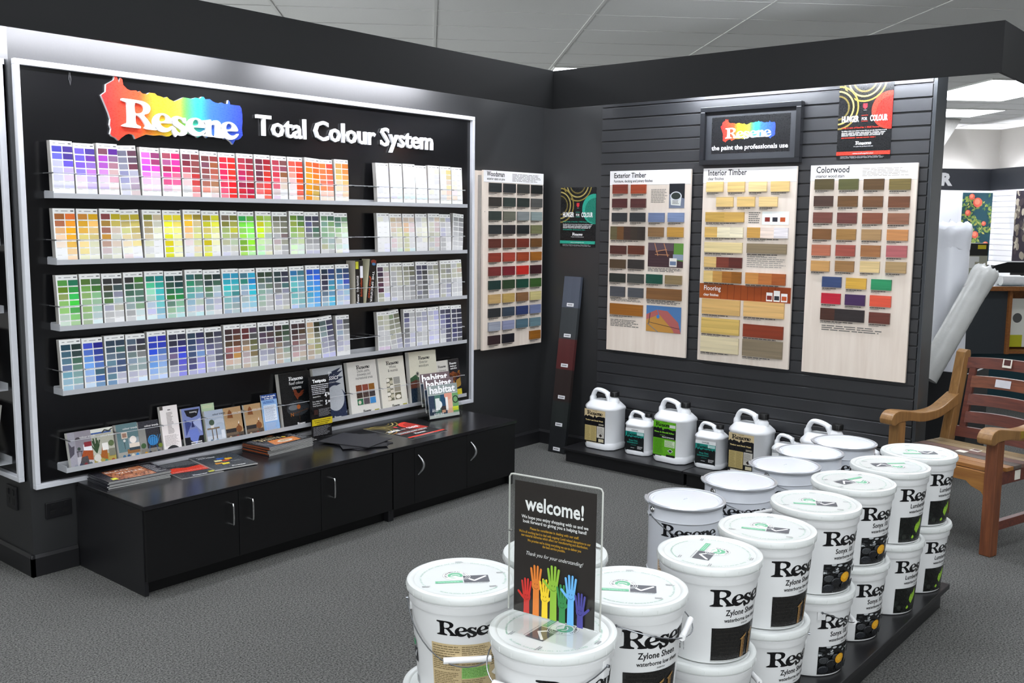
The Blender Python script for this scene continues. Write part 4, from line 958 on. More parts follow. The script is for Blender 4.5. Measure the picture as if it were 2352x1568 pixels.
# price stand
t = thing('price_stand', 'black testpots price card with a yellow band in a clear clip stand', 'price stand', on_left(-2.195, -0.145, ZT))
a = Art(); W_, H_ = 0.142, 0.34; a.slab(0, 0, W_, H_, 0.0006, '141416')
a.text('Testpots', W_*.5, H_*.895, .0245, 'f6f6f6', bold=.03, align='CENTER', fit=W_*.66); a.lines(W_*.08, H_*.7, W_*.94, H_*.87, 6, 'c8c8cc', th=.4, seed=31)
a.text('Standard 60 ml,', W_*.1, H_*.66, .0105, 'f0f0f0', sx=.8); a.text('4', W_*.68, H_*.645, .034, 'f6f6f6', bold=.03, sx=.8); a.text('.90', W_*.8, H_*.67, .018, 'f6f6f6', bold=.03, sx=.8); a.text('5', W_*.68, H_*.525, .034, 'f6f6f6', bold=.03, sx=.8); a.text('.90', W_*.8, H_*.55, .018, 'f6f6f6', bold=.03, sx=.8)
for i, s_ in enumerate(('Karen Walker 60 ml,', 'Metallics 60 ml,', 'Wood Stains 60 ml,')): a.text(s_, W_*.06, H_*(.585-.035*i), .0105, 'f0f0f0', sx=.8)
a.rect(W_*.1, H_*.38, W_*.3, H_*.46, '3a2420'); a.lines(W_*.34, H_*.34, W_*.95, H_*.47, 8, '8a8a8e', th=.4, seed=32); a.rect(0, H_*.2, W_, H_*.31, 'd8c022')
for i, s_ in enumerate(('Please choose your testpots carefully', 'as testpots cannot be exchanged', 'or returned for a refund.')): a.text(s_, W_*.5, H_*(.275-.032*i), .0098, '1c1c1c', align='CENTER', bold=.02, sx=.78)
a.lines(W_*.06, H_*.03, W_*.94, H_*.18, 8, '8e8e92', th=.45, seed=33)
c_ = a.obj('price_card', t, GLOSSY, f=lambda x, y, z: (x, y+0.01, z - 0.028*((y-0.12)/0.22)**2*(1 if y > .12 else .2)), step=None)
m = bmesh.new(); tube(m, [(0.004, 0.0, 0.004), (0.004, 0.2, 0.004)], 0.0025, 8); bx(m, -0.012, 0.02, 0, 0.006, -0.025, 0.03, bev=.001); obj('clip_stand', m, ACRYLIC, t)
m = bmesh.new(); tube(m, [(-0.02, 0.008, 0.018), (0.012, 0.006, 0.02)], 0.004, 8); tube(m, [(-0.004, 0.006, 0.03), (0.002, 0.014, 0.005)], 0.003, 8); obj('clip_foot', m, CHROME, t, 40)

# clear tiered holder with three magazines
HX, HY, HD = -1.39, -0.25, -7
Mh = Matrix.Translation((HX, HY, ZT)) @ Matrix.Rotation(math.radians(HD), 4, 'Z') @ frame((0, 0, 0), (1, 0, 0), (0, 0, 1))
t = thing('brochure_holder', 'clear acrylic tiered holder at the right end of the worktop', 'holder', Mh)
m = bmesh.new()
for k, (zz, hh, yb) in enumerate(((-0.004, 0.09, 0.009), (-0.036, 0.13, 0.042), (-0.072, 0.17, 0.075))):
    t0 = bmesh.new(); bx(t0, 0.001, 0.249, -0.003, -0.001, -0.013, 0.005); bx(t0, 0.001, 0.249, -0.003, hh, -0.013, -0.011); bx(t0, 0.001, 0.249, -0.003, 0.05, 0.003, 0.005); merge(m, t0, Matrix.Translation((0, yb, zz)) @ Matrix.Rotation(math.radians(-9), 4, 'X'))
for x in (0, 0.25):
    prism(m, [(0, 0.012), (0, -0.12), (0.27, -0.12), (0.2, -0.07), (0.14, -0.03), (0.06, 0.012)], 'x', x-0.0012, x+0.0012)
bx(m, 0, 0.25, 0, 0.0025, -0.12, 0.012)
obj('clear_body', m, ACRYLIC, t)
def cover_habitat(front):
    def f(a, w, h):
        a.rect(0, 0, w, h, 'c4cac4'); a.rect(0, h*.72, w, h, '6a5a5e' if not front else '8f9a98')
        cols = ['2c3c50', '4a7468', '274a66', 'e0b49c', '6fa06a']
        for i, c in enumerate(cols): a.rect(w*i/5, h*.1, w*(i+1)/5, h*.7, c, up=0)
        a.up(); a.disc(w*.66, h*.66, w*.13, 'e09a86', clip=(0, 0, w, h*.72)); a.rect(w*.4, h*.12, w*.56, h*.34, '3a3232'); a.rect(w*.42, h*.14, w*.54, h*.22, 'd8a080'); a.disc(w*.34, h*.4, w*.1, 'e8ece8'); a.rect(w*.78, h*.16, w*.98, h*.28, 'd0d83a'); a.ring(w*.9, h*.5, w*.1, .006, '20262a'); a.rect(w*.56, h*.2, w*.64, h*.6, 'f0ece8'); a.rect(w*.22, h*.24, w*.36, h*.6, 'e0e4e0')
        a.text('habitat', w*.05, h*.76, .06, 'ffffff', bold=.03, fit=w*.86); a.text('kids', w*.08, h*.2, .03, 'ffffff', shear=.3); a.text('spaces', w*.12, h*.08, .03, 'ffffff', shear=.3)
    return f
for k, (vz, nn, lab) in enumerate(((0.009, -0.004, 'front'), (0.042, -0.036, 'middle'), (0.075, -0.072, 'back'))):
    a = Art(); w, h = 0.232, 0.2; a.slab(0, 0, w, h, 0.005, 'f0f0f0'); cover_habitat(k == 0)(a, w, h)
    o = a.obj('magazine', None, GLOSSY); tag(o, 'habitat magazine with white title, %s one in the clear tiered holder' % lab, 'magazine', 'habitat magazines in the clear holder')
    o.matrix_world = Mh @ Matrix.Translation((0.010-0.003*k, vz, nn)) @ Matrix.Rotation(math.radians(-9), 4, 'X')

# power outlets
def outlet(M, label, w=0.12, h=0.075):
    t = thing('power_outlet', label, 'power outlet', M)
    m = bmesh.new(); bx(m, -w/2, w/2, -h/2, h/2, 0, 0.012, bev=.003); obj('plate', m, mat('black_plastic', '141416', 0.35), t)
    for sx in (-1, 1):
        m = bmesh.new(); bx(m, sx*w*.25-0.012, sx*w*.25+0.012, -h*.28, -h*.02, 0.011, 0.0135, bev=.001); obj('socket', m, mat('black_plastic_dark', '0a0a0b', 0.5), t)
        m = bmesh.new(); bx(m, sx*w*.25-0.007, sx*w*.25+0.007, h*.12, h*.36, 0.011, 0.016, bev=.001); obj('switch', m, MATS['black_plastic'], t)
outlet(on_left(-3.535, 0, 0.29), 'black double power outlet on the wall below the display board, left of the cabinet')
outlet(frame((-3.654, 0.18, 0.335), (0, -1, 0), (0, 0, 1)), 'black power outlet on the far left wall around the corner', 0.1, 0.11)
# ------------------------------------------------------------------ timber sample boards
PINE = wood('pale_pine_board', 'd9cbbd', 'e4d8cb', stretch=(14, 1.2, 14), rough=0.5, scale=2.0)
PALEEDGE = mat('board_edge', 'd8d0c4', 0.5)
def shade(c, k):
    r = lin(c); return tuple(min(1, x*k) for x in r)
def sample_mesh(w, h, cols, seed, ribbed=False, th=0.012):
    # timber block: one or more stained bands with grain streaks
    a = Art(); rr = random.Random(seed); n = len(cols)
    a.V = []; NX = 10
    for i, c in enumerate(cols):
        x0, x1 = w*i/n, w*(i+1)/n
        if ribbed:
            NR = 11
            for j in range(NR):
                y0, y1 = h*j/NR, h*(j+1)/NR; ym = y0+(y1-y0)*.62
                k = 0.92+rr.random()*.16
                a.face([(x0,y0,th),(x1,y0,th),(x1,ym,th),(x0,ym,th)], shade(c, k)); a.face([(x0,ym,th),(x1,ym,th),(x1,ym,th-.004),(x0,ym,th-.004)], shade(c, k)); a.face([(x0,ym,th-.004),(x1,ym,th-.004),(x1,y1,th-.004),(x0,y1,th-.004)], shade(c, k*.95)); a.face([(x0,y1,th-.004),(x1,y1,th-.004),(x1,y1,th),(x0,y1,th)], shade(c, k))
        else:
            NY = 9; off = [rr.random() for _ in range(NY+1)]
            yy = [0]+sorted(h*(j+0.6*(rr.random()-.5))/NY for j in range(1, NY))+[h]
            for j in range(NY):
                k0, k1 = 0.86+rr.random()*.28, 0.86+rr.random()*.28
                a.face([(x0,yy[j],th),(x1,yy[j],th),(x1,yy[j+1],th),(x0,yy[j+1],th)], [shade(c, k0), shade(c, k1), shade(c, k1), shade(c, k0)])
    for (p, q) in (((0,0),(w,0)),((w,0),(w,h)),((w,h),(0,h)),((0,h),(0,0))):
        c = cols[0] if p[0] == 0 and q[0] == 0 else cols[-1]
        a.face([(*p, 0), (*q, 0), (*q, th), (*p, th)], shade(c, .8))
    return a.mesh('sample')
def put_sample(parent, r, cols, seed, n0, ribbed=False, lab=None):
    x0, y0, x1, y1 = r
    o = link('sample', sample_mesh(x1-x0, y1-y0, cols, seed, ribbed), STAIN, parent); o.location = (x0, y0, n0)
    return o
def header(a, w, h, hh, title, sub, size=0.045):
    a.rect(0, h-hh, w, h, 'f0eeee'); a.rect(0, h-hh-0.002, w, h-hh, 'a8a4a0')
    a.text(title, 0.032, h-hh*.5, size, '232326', bold=.02, sx=.82); a.text(sub, 0.032, h-hh*.82, size*.52, '2a2a2e', bold=.018, sx=.82)
def caption(a, r, seed, two=True):
    x0, y0, x1, y1 = r; a.lines(x0, y0-0.011, x0+(x1-x0)*.86, y0-0.005, 1, '3a3836', th=.7, ragged=.2, seed=seed)
    if two: a.lines(x0, y0-0.019, x0+(x1-x0)*.5, y0-0.014, 1, '6a6864', th=.6, ragged=.2, seed=seed+1)
def sample_board(M, label, w, h, artfn, samples, th=0.018, edge='d8ccbe', n0=0.0):
    t = thing('sample_board', label, 'sample board', M)
    m = bmesh.new(); bx(m, 0, w, 0, h, -th, 0, bev=.001, seg=1); obj('board', m, PINE, t)
    a = Art(); a.z = 0.0004; artfn(a, w, h)
    for i, (r, cols, rib) in enumerate(samples): caption(a, r, i)
    a.obj('printed_text', t, PRINT)
    for i, (r, cols, rib) in enumerate(samples): put_sample(t, r, cols, hash_(label)+i, 0.0003, rib)
    return t
def hash_(s): return sum(ord(c)*(i+1) for i, c in enumerate(s)) % 9973

# left wall: exterior stain board with its backing board
WS = [('24292a','26292b','333432','16191a'),('2e2a26','2c3430','232b28','4a4a48'),('2a322e','5c5c50','767a7a','7d8a88'),('25282a','231d20','1a1a1c','6a6a48'),('54281f','5c2e20','6a281c','63401f'),('7c2f22','93382a','8c3a1e','93591a'),('6b2a28','6f1e26','b5241c','3a161a'),('16302c','283c24','123e2e','355424'),('b0915f','ae9152','7a5636','c3b67c'),('24272a','333e4c','2c3862','6a7496'),('8f939e','8286a0','4a6470','627c84'),('2e1d20','15151d',None,'8f5a1c')]
ws_x = [(0.0, 0.119), (0.145, 0.266), (0.291, 0.415), (0.439, 0.558)]
ws_z = [1.862,1.769,1.677,1.586,1.494,1.4,1.307,1.215,1.122,1.028,0.936,0.844]
ws = []
for j, row in enumerate(WS):
    for i, c in enumerate(row):
        if c: x0, x1 = ws_x[i]; z1 = ws_z[j]-0.75; ws.append(((0.05+x0, z1-0.06, 0.05+x1, z1), [c], False))
def art_woods(a, w, h):
    header(a, w, h, 0.075, 'Woodsman', 'exterior stains on pine', 0.046); a.lines(0.29, h-.066, w-.02, h-.012, 6, '8a8886', th=.45, seed=40)
    for x in (.012, .285, .56): a.disc(x, h-.27, .003, '6a6a6c', up=0)
    a.up()
t = sample_board(on_left(-0.702, -0.062, 0.75), 'tall pale board of dark and red stain samples on the display wall, beside the corner', 0.63, 1.193, art_woods, ws)
m = bmesh.new(); bx(m, -0.05, 0.6, 0.004, 1.19, -0.058, -0.04, bev=.001, seg=1); obj('backing_board', m, PINE, t)
m = bmesh.new(); bx(m, -0.012, 0.6, 0.01, 1.16, -0.04, -0.018)
for k in range(6): bx(m, -0.0135, -0.0115, 0.04+k*.22, 0.05+k*.22, -0.033, -0.027)
obj('side_rail', m, STEEL, t)

# exterior timber board
EXT = [(0.029,1.051,0.145,1.111),(0.174,1.05,0.289,1.109),(0.028,0.959,0.143,1.018),(0.174,0.959,0.29,1.017),(0.028,0.866,0.145,0.925),(0.171,0.867,0.288,0.926),(0.315,0.866,0.433,0.926),(0.46,0.868,0.577,0.927),(0.02,0.747,0.288,0.835),(0.316,0.772,0.431,0.833),(0.459,0.773,0.576,0.835),(0.02,0.652,0.146,0.708),(0.162,0.654,0.286,0.711),(0.02,0.557,0.144,0.616),(0.164,0.558,0.288,0.619),(0.02,0.463,0.144,0.522),(0.164,0.464,0.289,0.524),(0.31,0.468,0.431,0.528),(0.453,0.471,0.576,0.527),(0.028,0.367,0.144,0.434),(0.171,0.369,0.288,0.432),(0.316,0.366,0.577,0.439),(0.029,0.246,0.288,0.32)]
EXC = ['7e3424','9a4022','4a2020','502826','26282b','2a2c2e','6a7898','7686a8','585034 62401f 38261f 33291f 2e2620','80603c','b4873a','59302a','6a3626','574430','3a3532','2c302b','484a46','1e5544','9c8660','424348','46484c','78522e','925a18']
exs = [(r, c.split(), 11 <= i <= 18) for i, (r, c) in enumerate(zip(EXT, EXC))]
def art_ext(a, w, h):
    header(a, w, h, 0.092, 'Exterior Timber', 'Furniture, decking and joinery finishes', 0.046); a.lines(0.325, .99, 0.45, 1.08, 9, '8f8a84', th=.5, seed=41); a.lines(0.03, .335, .27, .355, 3, '5a5854', th=.5, seed=42); a.lines(0.316, .335, .57, .353, 2, '5a5854', th=.5, seed=43); a.lines(0.03, .165, .26, .215, 5, '6a6864', th=.5, seed=44); a.lines(0.316, .545, .575, .572, 3, '5a5854', th=.5, seed=45)
    # can on grey boards
    x0, y0, x1, y1 = (0.461,0.956,0.574,1.111); a.rect(x0, y0, x1, y1, '70788a'); a.poly([(x0,y0+.09),(x1,y0+.06),(x1,y1),(x0,y1)], '1f2126'); a.poly([(x0+.01,y0+.06),(x0+.015,y0+.02),(x0+.085,y0+.015),(x0+.09,y0+.075)], 'd6d8d4'); a.disc(x0+.05, y0+.075, .042, 'c8ccd0', ry=.03); a.disc(x0+.05, y0+.077, .034, '2c3430', ry=.022); a.lines(x0+.025, y0+.024, x0+.08, y0+.05, 3, '6a6c66', seed=46)
    # deck with folding table and can
    x0, y0, x1, y1 = (0.315,0.577,0.578,0.733); a.rect(x0, y0, x1, y1, '443034')
    for k in range(6): a.rect(x0, y0+.02*k, x1, y0+.02*k+.002, '32242a', up=0)
    a.up(); a.rect(x0, y1-.05, x0+.19, y1, '5a4a52'); a.poly([(x1-.07,y0+.05),(x1,y0+.04),(x1,y1),(x1-.07,y1)], '5d8a3c'); a.rect(x1-.075, y0+.05, x1, y0+.085, '8a96a8'); a.stroke([(x0+.05,y1-.005),(x0+.075,y0+.075)], .006, 'b8805c'); a.stroke([(x0+.12,y1-.005),(x0+.15,y0+.07)], .006, 'b8805c'); a.stroke([(x0+.06,y0+.1),(x0+.14,y0+.115)], .005, 'b8805c'); a.stroke([(x0+.055,y0+.08),(x0+.16,y0+.08)], .004, 'c08a64')
    a.rect(x1-.1, y0+.005, x1-.045, y0+.06, 'e4e0d8'); a.rect(x1-.095, y0+.015, x1-.05, y0+.04, '6a7a94')
    # boat deck
    x0, y0, x1, y1 = (0.316,0.154,0.578,0.324); a.rect(x0, y0, x1, y1, '4a74a4'); a.poly([(x0,y0),(x0,y1-.06),(x0+.08,y1-.025),(x0+.16,y1-.03),(x1-.02,y0+.07),(x1,y0)], 'a85c58'); a.poly([(x0,y0),(x0,y0+.075),(x0+.1,y1-.055),(x1-.06,y0+.02),(x1-.05,y0)], 'b5843e'); a.stroke([(x0+.02,y0+.06),(x1-.01,y0+.03)], .003, '2a2c34'); a.stroke([(x0+.01,y0+.05),(x0+.09,y0+.0)], .004, '5a7486'); a.stroke([(x0+.02,y0+.05),(x0+.03,y0+.12)], .005, '2c3844'); a.stroke([(x0+.08,y1-.01),(x0+.1,y0+.1)], .005, '4a7ab0'); a.disc(x0+.09, y0+.1, .012, '3f78b8')
Xb = -0.0475
sample_board(on_right(Xb, -0.611, 0.75), 'exterior timber sample board with a boat photo, left of the three pale boards', 0.614, 1.2, art_ext, exs)
INT = [(0.029,1.056,0.144,1.117),(0.175,1.055,0.288,1.115),(0.315,1.055,0.431,1.114),(0.457,1.054,0.573,1.114),(0.101,0.965,0.215,1.024),(0.242,0.965,0.358,1.024),(0.386,0.965,0.503,1.023),(0.03,0.872,0.291,0.932),(0.029,0.777,0.289,0.841),(0.316,0.779,0.578,0.842),(0.03,0.684,0.287,0.747),(0.318,0.687,0.573,0.745),(0.031,0.592,0.289,0.656),(0.032,0.499,0.288,0.569),(0.317,0.501,0.575,0.569),(0.027,0.299,0.288,0.394),(0.313,0.302,0.575,0.396),(0.027,0.177,0.288,0.275),(0.315,0.177,0.575,0.255),(0.026,0.06,0.288,0.159),(0.315,0.059,0.575,0.163)]
INC = ['dcc07e','dcbc7a','e0c890','d8b878','d8b878','d6b472','dcbe84','b89448 c49c50','cfa85c e2d8b8 e4dabc','c2944a e2d0c2 e0dadc','dcc894','84745a','d2b070 723426 56241e','d8ba78 bc8c48 9c6224 885418','c08444 b06a34 a05426','d0a868','d6ac6e','ccac60','82341c','d6c8a4','80725c']
ins = [(r, c.split(), False) for r, c in zip(INT, INC)]
def three_cans(a, x0, y0, k=1.0):
    for i, (dx, hh) in enumerate(((0, .05), (.045, .062), (.09, .048))):
        a.rect(x0+dx*k, y0, x0+(dx+.038)*k, y0+hh*k, 'eceae6', up=0)
    a.up()
    for i, (dx, c) in enumerate(((0, '7a2c24'), (.045, '2c2c34'), (.09, 'b8542c'))): a.rect(x0+(dx+.004)*k, y0+.008*k, x0+(dx+.034)*k, y0+.032*k, c, up=0)
    a.up()
def art_int(a, w, h):
    header(a, w, h, 0.088, 'Interior Timber', 'clear finishes', 0.05); a.lines(.318, .865, .4, .935, 6, '6a6864', th=.5, seed=51); a.rect(.406, .859, .576, .937, 'e6eae6'); three_cans(a, .42, .868, 1.08); a.lines(.318, .6, .575, .67, 6, '9a958e', th=.4, seed=52)
    a.gradx(.002, .396, w-.002, .489, '9a4e1e', '8a3a18'); 
    for k in range(9): a.rect(.15+.045*k, .396, .153+.045*k, .489, '6f2e14', up=0)
    a.up(); a.text('Flooring', .03, .447, .042, 'f4f0ec', bold=.01, sx=.85); a.text('clear finishes', .03, .412, .024, 'f4f0ec', bold=.01, sx=.85); three_cans(a, .455, .402, 1.05)
sample_board(on_right(Xb, -1.313, 0.75), 'interior timber sample board with a brown flooring band, middle of the three pale boards', 0.612, 1.2, art_int, ins)
CW = [(0.031,1.062,0.143,1.122),(0.172,1.06,0.284,1.12),(0.314,1.058,0.426,1.118),(0.455,1.056,0.569,1.116),(0.031,0.967,0.143,1.026),(0.172,0.965,0.284,1.025),(0.315,0.963,0.425,1.023),(0.456,0.961,0.569,1.021),(0.031,0.872,0.143,0.933),(0.173,0.871,0.285,0.932),(0.316,0.871,0.426,0.931),(0.457,0.87,0.57,0.93),(0.032,0.779,0.142,0.839),(0.174,0.779,0.285,0.84),(0.317,0.78,0.426,0.84),(0.458,0.781,0.571,0.841),(0.032,0.686,0.142,0.748),(0.174,0.687,0.285,0.75),(0.318,0.688,0.427,0.752),(0.46,0.69,0.571,0.754),(0.032,0.596,0.142,0.656),(0.175,0.599,0.284,0.66),(0.319,0.601,0.427,0.663),(0.461,0.604,0.572,0.665),(0.104,0.507,0.216,0.567),(0.244,0.505,0.359,0.566),(0.387,0.506,0.498,0.565),(0.104,0.412,0.216,0.472),(0.243,0.411,0.357,0.472),(0.385,0.413,0.501,0.475),(0.103,0.317,0.357,0.386),(0.385,0.319,0.5,0.38)]
CWC = ['4c4226','52522e','523c22','6c5e34','443028','624426','66442a','68402a','683c32','643630','7a4632','845842','744e2c','96703e','9c7c54','bc8250','aa644a','94483c','98663e','a85c5e','c09258','926c42','d0b682','a68a60','35466e','cca040','2a8a5a','b81c32','402650','d4523a','46291f 2c2626 2c2626','623228']
cws = [(r, c.split(), False) for r, c in zip(CW, CWC)]
def art_cw(a, w, h):
    header(a, w, h, 0.086, 'Colorwood', 'interior wood stain', 0.05); a.lines(.3, h-.068, w-.04, h-.02, 6, '9a958e', th=.4, seed=53); a.lines(.11, .255, .5, .29, 3, '6a6864', th=.45, seed=54)
sample_board(on_right(Xb, -2.0093, 0.75), 'interior wood stain sample board with bright colour blocks, right of the three pale boards', 0.6, 1.2, art_cw, cws)

# posters
def poster(M, label, w, h, accent):
    a = Art(); a.slab(-w/2, -h/2, w/2, h/2, 0.0015, '131416'); hunger(a, w, h, accent); o = a.obj('poster', None, GLOSSY); tag(o, label, 'poster'); o.matrix_world = M
poster(on_right(-0.002, -0.317, 1.643), 'black and green food drive poster on the wall between the corner and the slats', 0.303, 0.412, '2a9d86')
poster(on_right(-0.021, -2.296, 2.185), 'black and red food drive poster above the right sample board', 0.302, 0.41, 'd23a2c')
# framed sign
t = thing('framed_sign', 'black framed rainbow brand sign above the middle sample board', 'framed sign', on_right(-0.02, -1.288, 1.97))
w, h = 0.653, 0.35
FRAMEB = mat('black_frame', '1b1c1f', 0.25, var=.1)
m = bmesh.new()
for q in ((0, w, 0, .03), (0, w, h-.03, h), (0, .03, .03, h-.03), (w-.03, w, .03, h-.03)): bx(m, *q, 0, 0.045, bev=.002)
obj('frame', m, FRAMEB, t)
m = bmesh.new(); bx(m, .025, w-.025, .025, h-.025, 0.004, 0.02); obj('mount', m, mat('grey_mount', '303236', 0.5), t)
a = Art(); a.z = 0; a.rect(.068, .068, w-.072, h-.062, '17181a'); a.splash(.128, .135, .36); a.logo(.162, .158, .3, 'f8f8f8'); a.text('the paint the professionals use', .072, .09, .038, 'f4f4f4', bold=.022, fit=.5); p_ = a.obj('sign_print', t, GLOSSY); p_.location = (0, 0, 0.0205)

# leaning plank of painted sections
a = Art(); L_, W_, T_ = 1.238, 0.142, 0.026
secs = [(0, .175, '1c1e20'), (.175, .36, '232726'), (.36, .585, '2a201e'), (.585, .8, '4e2222'), (.8, 1.02, '34383a'), (1.02, L_, '4a505c')]
rr = random.Random(9)
for y0, y1, c in secs:
    for k in range(4):
        a.face([(W_*k/4, y0, 0), (W_*(k+1)/4, y0, 0), (W_*(k+1)/4, y1, 0), (W_*k/4, y1, 0)], shade(c, .92+.16*rr.random()))
    a.face([(0, y0, -T_), (0, y0, 0), (0, y1, 0), (0, y1, -T_)], shade(c, .9)); a.face([(W_, y0, 0), (W_, y0, -T_), (W_, y1, -T_), (W_, y1, 0)], shade(c, .9)); a.face([(0, y0, -T_), (0, y1, -T_), (W_, y1, -T_), (W_, y0, -T_)], '6a5a48')
a.face([(0, L_, 0), (W_, L_, 0), (W_, L_, -T_), (0, L_, -T_)], '4a505c'); a.face([(0, 0, 0), (0, 0, -T_), (W_, 0, -T_), (W_, 0, 0)], '1c1e20')
ang = math.asin(0.16/L_)
pl = thing('leaning_plank', 'plank painted in six dark sections leaning on the wall beside the corner', 'plank', on_right(-0.19, -0.232, 0.004) @ Matrix.Rotation(-ang, 4, 'X'))
po = a.obj('painted_plank', pl, STAIN)
for y in (.012, .185, .378, .602, .812, 1.028):
    l = Art(); l.slab(-.03, 0, .03, .024, .0003, 'dcdcde'); l.lines(-.022, .008, .022, .016, 1, '5a5a5c', th=.8, ragged=.1, seed=int(y*1000)); lo = l.obj('paint_label', pl, PRINT); lo.location = (.072, y, .0006)

# ------------------------------------------------------------------ low platforms and jerrycans
PLAT = mat('black_platform', '19191b', 0.35, var=0.15, scale=14)
def platform(y0, y1, label):
    t = thing('low_platform', label, 'platform', Matrix.Translation((0, (y0+y1)/2, 0)), 'low black platforms along the slat wall')
    d = (y1-y0)/2
    m = bmesh.new(); bx(m, -0.365, -0.022, -d, d, 0.085, 0.1, bev=.003); obj('top_board', m, PLAT, t)
    m = bmesh.new(); bx(m, -0.325, -0.03, -d+.008, d-.008, 0, 0.085); obj('base', m, PLAT, t)
platform(-1.412, -0.484, 'low black platform holding the first jerrycans, beside the leaning plank')
platform(-2.342, -1.416, 'low black platform behind the steel pails, second from the leaning plank')
CANW = mat('white_jerrycan', 'e6e8ea', 0.35, var=.02)
CAPB = mat('black_cap', '121213', 0.4, var=.1)
def jug_parts(W, D, H):
    bmb = bmesh.new(); rings = []
    secs = [(0.0, .90, .90), (.012, .97, .97), (.10, 1, 1), (.115, .965, .965), (.13, .965, .965), (.66, .965, .965), (.675, 1, 1), (.70, 1, 1), (.725, .97, .93), (.79, .82, .56), (.80, .78, .5)]
    for zf, kx, ky in secs:
        hw, hd = W/2*kx, D/2*ky; ch = min(hw, hd)*.42
        pts = [(-hw, -hd+ch), (-hw+ch, -hd), (hw-ch, -hd), (hw, -hd+ch), (hw, hd-ch), (hw-ch, hd), (-hw+ch, hd), (-hw, hd-ch)]
        rings.append([bmb.verts.new((x, y, zf*H)) for x, y in pts])
    for A, B in zip(rings, rings[1:]):
        for k in range(8): bmb.faces.new((A[k], A[(k+1) % 8], B[(k+1) % 8], B[k]))
    bmb.faces.new(rings[0][::-1]); bmb.faces.new(rings[-1])
    bmesh.ops.bevel(bmb, geom=[e for e in bmb.edges if e.calc_face_angle(0) > .25], offset=W*.012, segments=2, affect='EDGES')
    lathe(bmb, [(W*.16, H*.74), (W*.15, H*.83), (W*.11, H*.87), (W*.09, H*.885), (W*.09, H*.9), (0, H*.9)], 20, Matrix.Translation((W*.27, 0, 0)))
    hd = bmesh.new()
    path = smooth_path([(-W*.40, 0, H*.68), (-W*.425, 0, H*.78), (-W*.40, 0, H*.88), (-W*.32, 0, H*.955), (-W*.2, 0, H*.965), (-W*.04, 0, H*.945), (W*.07, 0, H*.91), (W*.13, 0, H*.84), (W*.16, 0, H*.76)], 4)
    n_ = len(path); tube(hd, [tuple(p) for p in path], [W*(.075 if i < 7 else (.056 if i < n_-9 else .07)) for i in range(n_)], 12, flatx=1.7)
    cp = bmesh.new()
    lathe(cp, [(W*.11, H*.885), (W*.122, H*.887), (W*.122, H*.965), (W*.114, H*.972), (0, H*.973)], 28, Matrix.Translation((W*.29, 0, 0)))
    for k in range(16):
        aa = 2*PI*k/16; tube(cp, [(W*.29+W*.123*math.cos(aa), W*.123*math.sin(aa), H*.89), (W*.29+W*.123*math.cos(aa), W*.123*math.sin(aa), H*.962)], W*.006, 5)
    return bmb, hd, cp
def drips(a, x0, x1, y, hgt, col, seed):
    rr = random.Random(seed); n = 14; pts = [(x0, y-hgt)]
    for k in range(n+1): pts.append((x0+(x1-x0)*k/n, y+hgt*(rr.random()-.35 + .5*(k % 2))))
    pts.append((x1, y-hgt)); a.poly(pts, col)
def lab_tan(a, w, h):
    a.rect(0, 0, w, h, '17171a'); a.rect(0, h*.62, w, h, 'd8c49a'); drips(a, 0, w, h*.78, h*.06, '17171a', 3); a.rect(0, h*.62, w, h*.74, '17171a'); a.text('DANGER', w*.5, h*.95, .009, '5a4a30', align='CENTER'); a.logo(w*.12, h*.845, w*.76, '101012'); a.text('Timber and Deck Wash', w*.06, h*.665, .0125, 'f0d898', bold=.03, fit=w*.84)
    a.rect(w*.03, h*.08, w*.6, h*.53, 'c3b076'); a.lines(w*.05, h*.1, w*.3, h*.51, 18, '9a8854', th=.45, seed=60); a.lines(w*.33, h*.1, w*.58, h*.51, 18, '9a8854', th=.45, seed=61); a.rect(w*.62, h*.2, w*.97, h*.53, 'd2cec4'); a.lines(w*.64, h*.3, w*.95, h*.5, 8, '8e8a84', th=.45, seed=62); a.poly([(w*.8,h*.22),(w*.88,h*.27),(w*.8,h*.32),(w*.72,h*.27)], '2a2020'); a.rect(w*.7, h*.08, w*.95, h*.17, 'd8cfae'); a.lines(w*.1, h*.02, w*.9, h*.06, 2, 'b8a878', th=.5, seed=63); a.lines(w*.7, h*.56, w*.95, h*.61, 2, 'e0d8c0', th=.5)
def lab_green(a, w, h):
    a.rect(0, 0, w, h, '63b024'); a.rect(0, h*.52, w, h*.74, '17171a'); drips(a, 0, w, h*.76, h*.06, '17171a', 5); a.text('DANGER', w*.5, h*.965, .009, '3a5a20', align='CENTER'); a.logo(w*.1, h*.85, w*.7, '101012'); a.text('Moss & Mould Killer', w*.05, h*.67, .0135, '86d83a', bold=.03, fit=w*.88); a.text('concentrate', w*.3, h*.6, .008, '86d83a'); a.lines(w*.4, h*.54, w*.95, h*.58, 2, 'f0f0f0', th=.5); a.lines(w*.05, h*.1, w*.48, h*.5, 20, '4a8c1c', th=.4, seed=64); a.rect(w*.52, h*.3, w*.97, h*.48, 'd4e4c4'); a.lines(w*.54, h*.31, w*.95, h*.47, 7, '6a9a48', th=.45, seed=65); a.poly([(w*.78,h*.14),(w*.9,h*.2),(w*.78,h*.26),(w*.66,h*.2)], 'f0f0f0'); a.poly([(w*.78,h*.155),(w*.87,h*.2),(w*.78,h*.245),(w*.69,h*.2)], '30383a'); a.rect(w*.6, h*.03, w*.98, h*.09, '1c1c1c'); a.rect(0, 0, w*.4, h*.05, '17171a'); a.rect(w*.72, h*.84, w*.98, h*.92, 'd8dcd4')
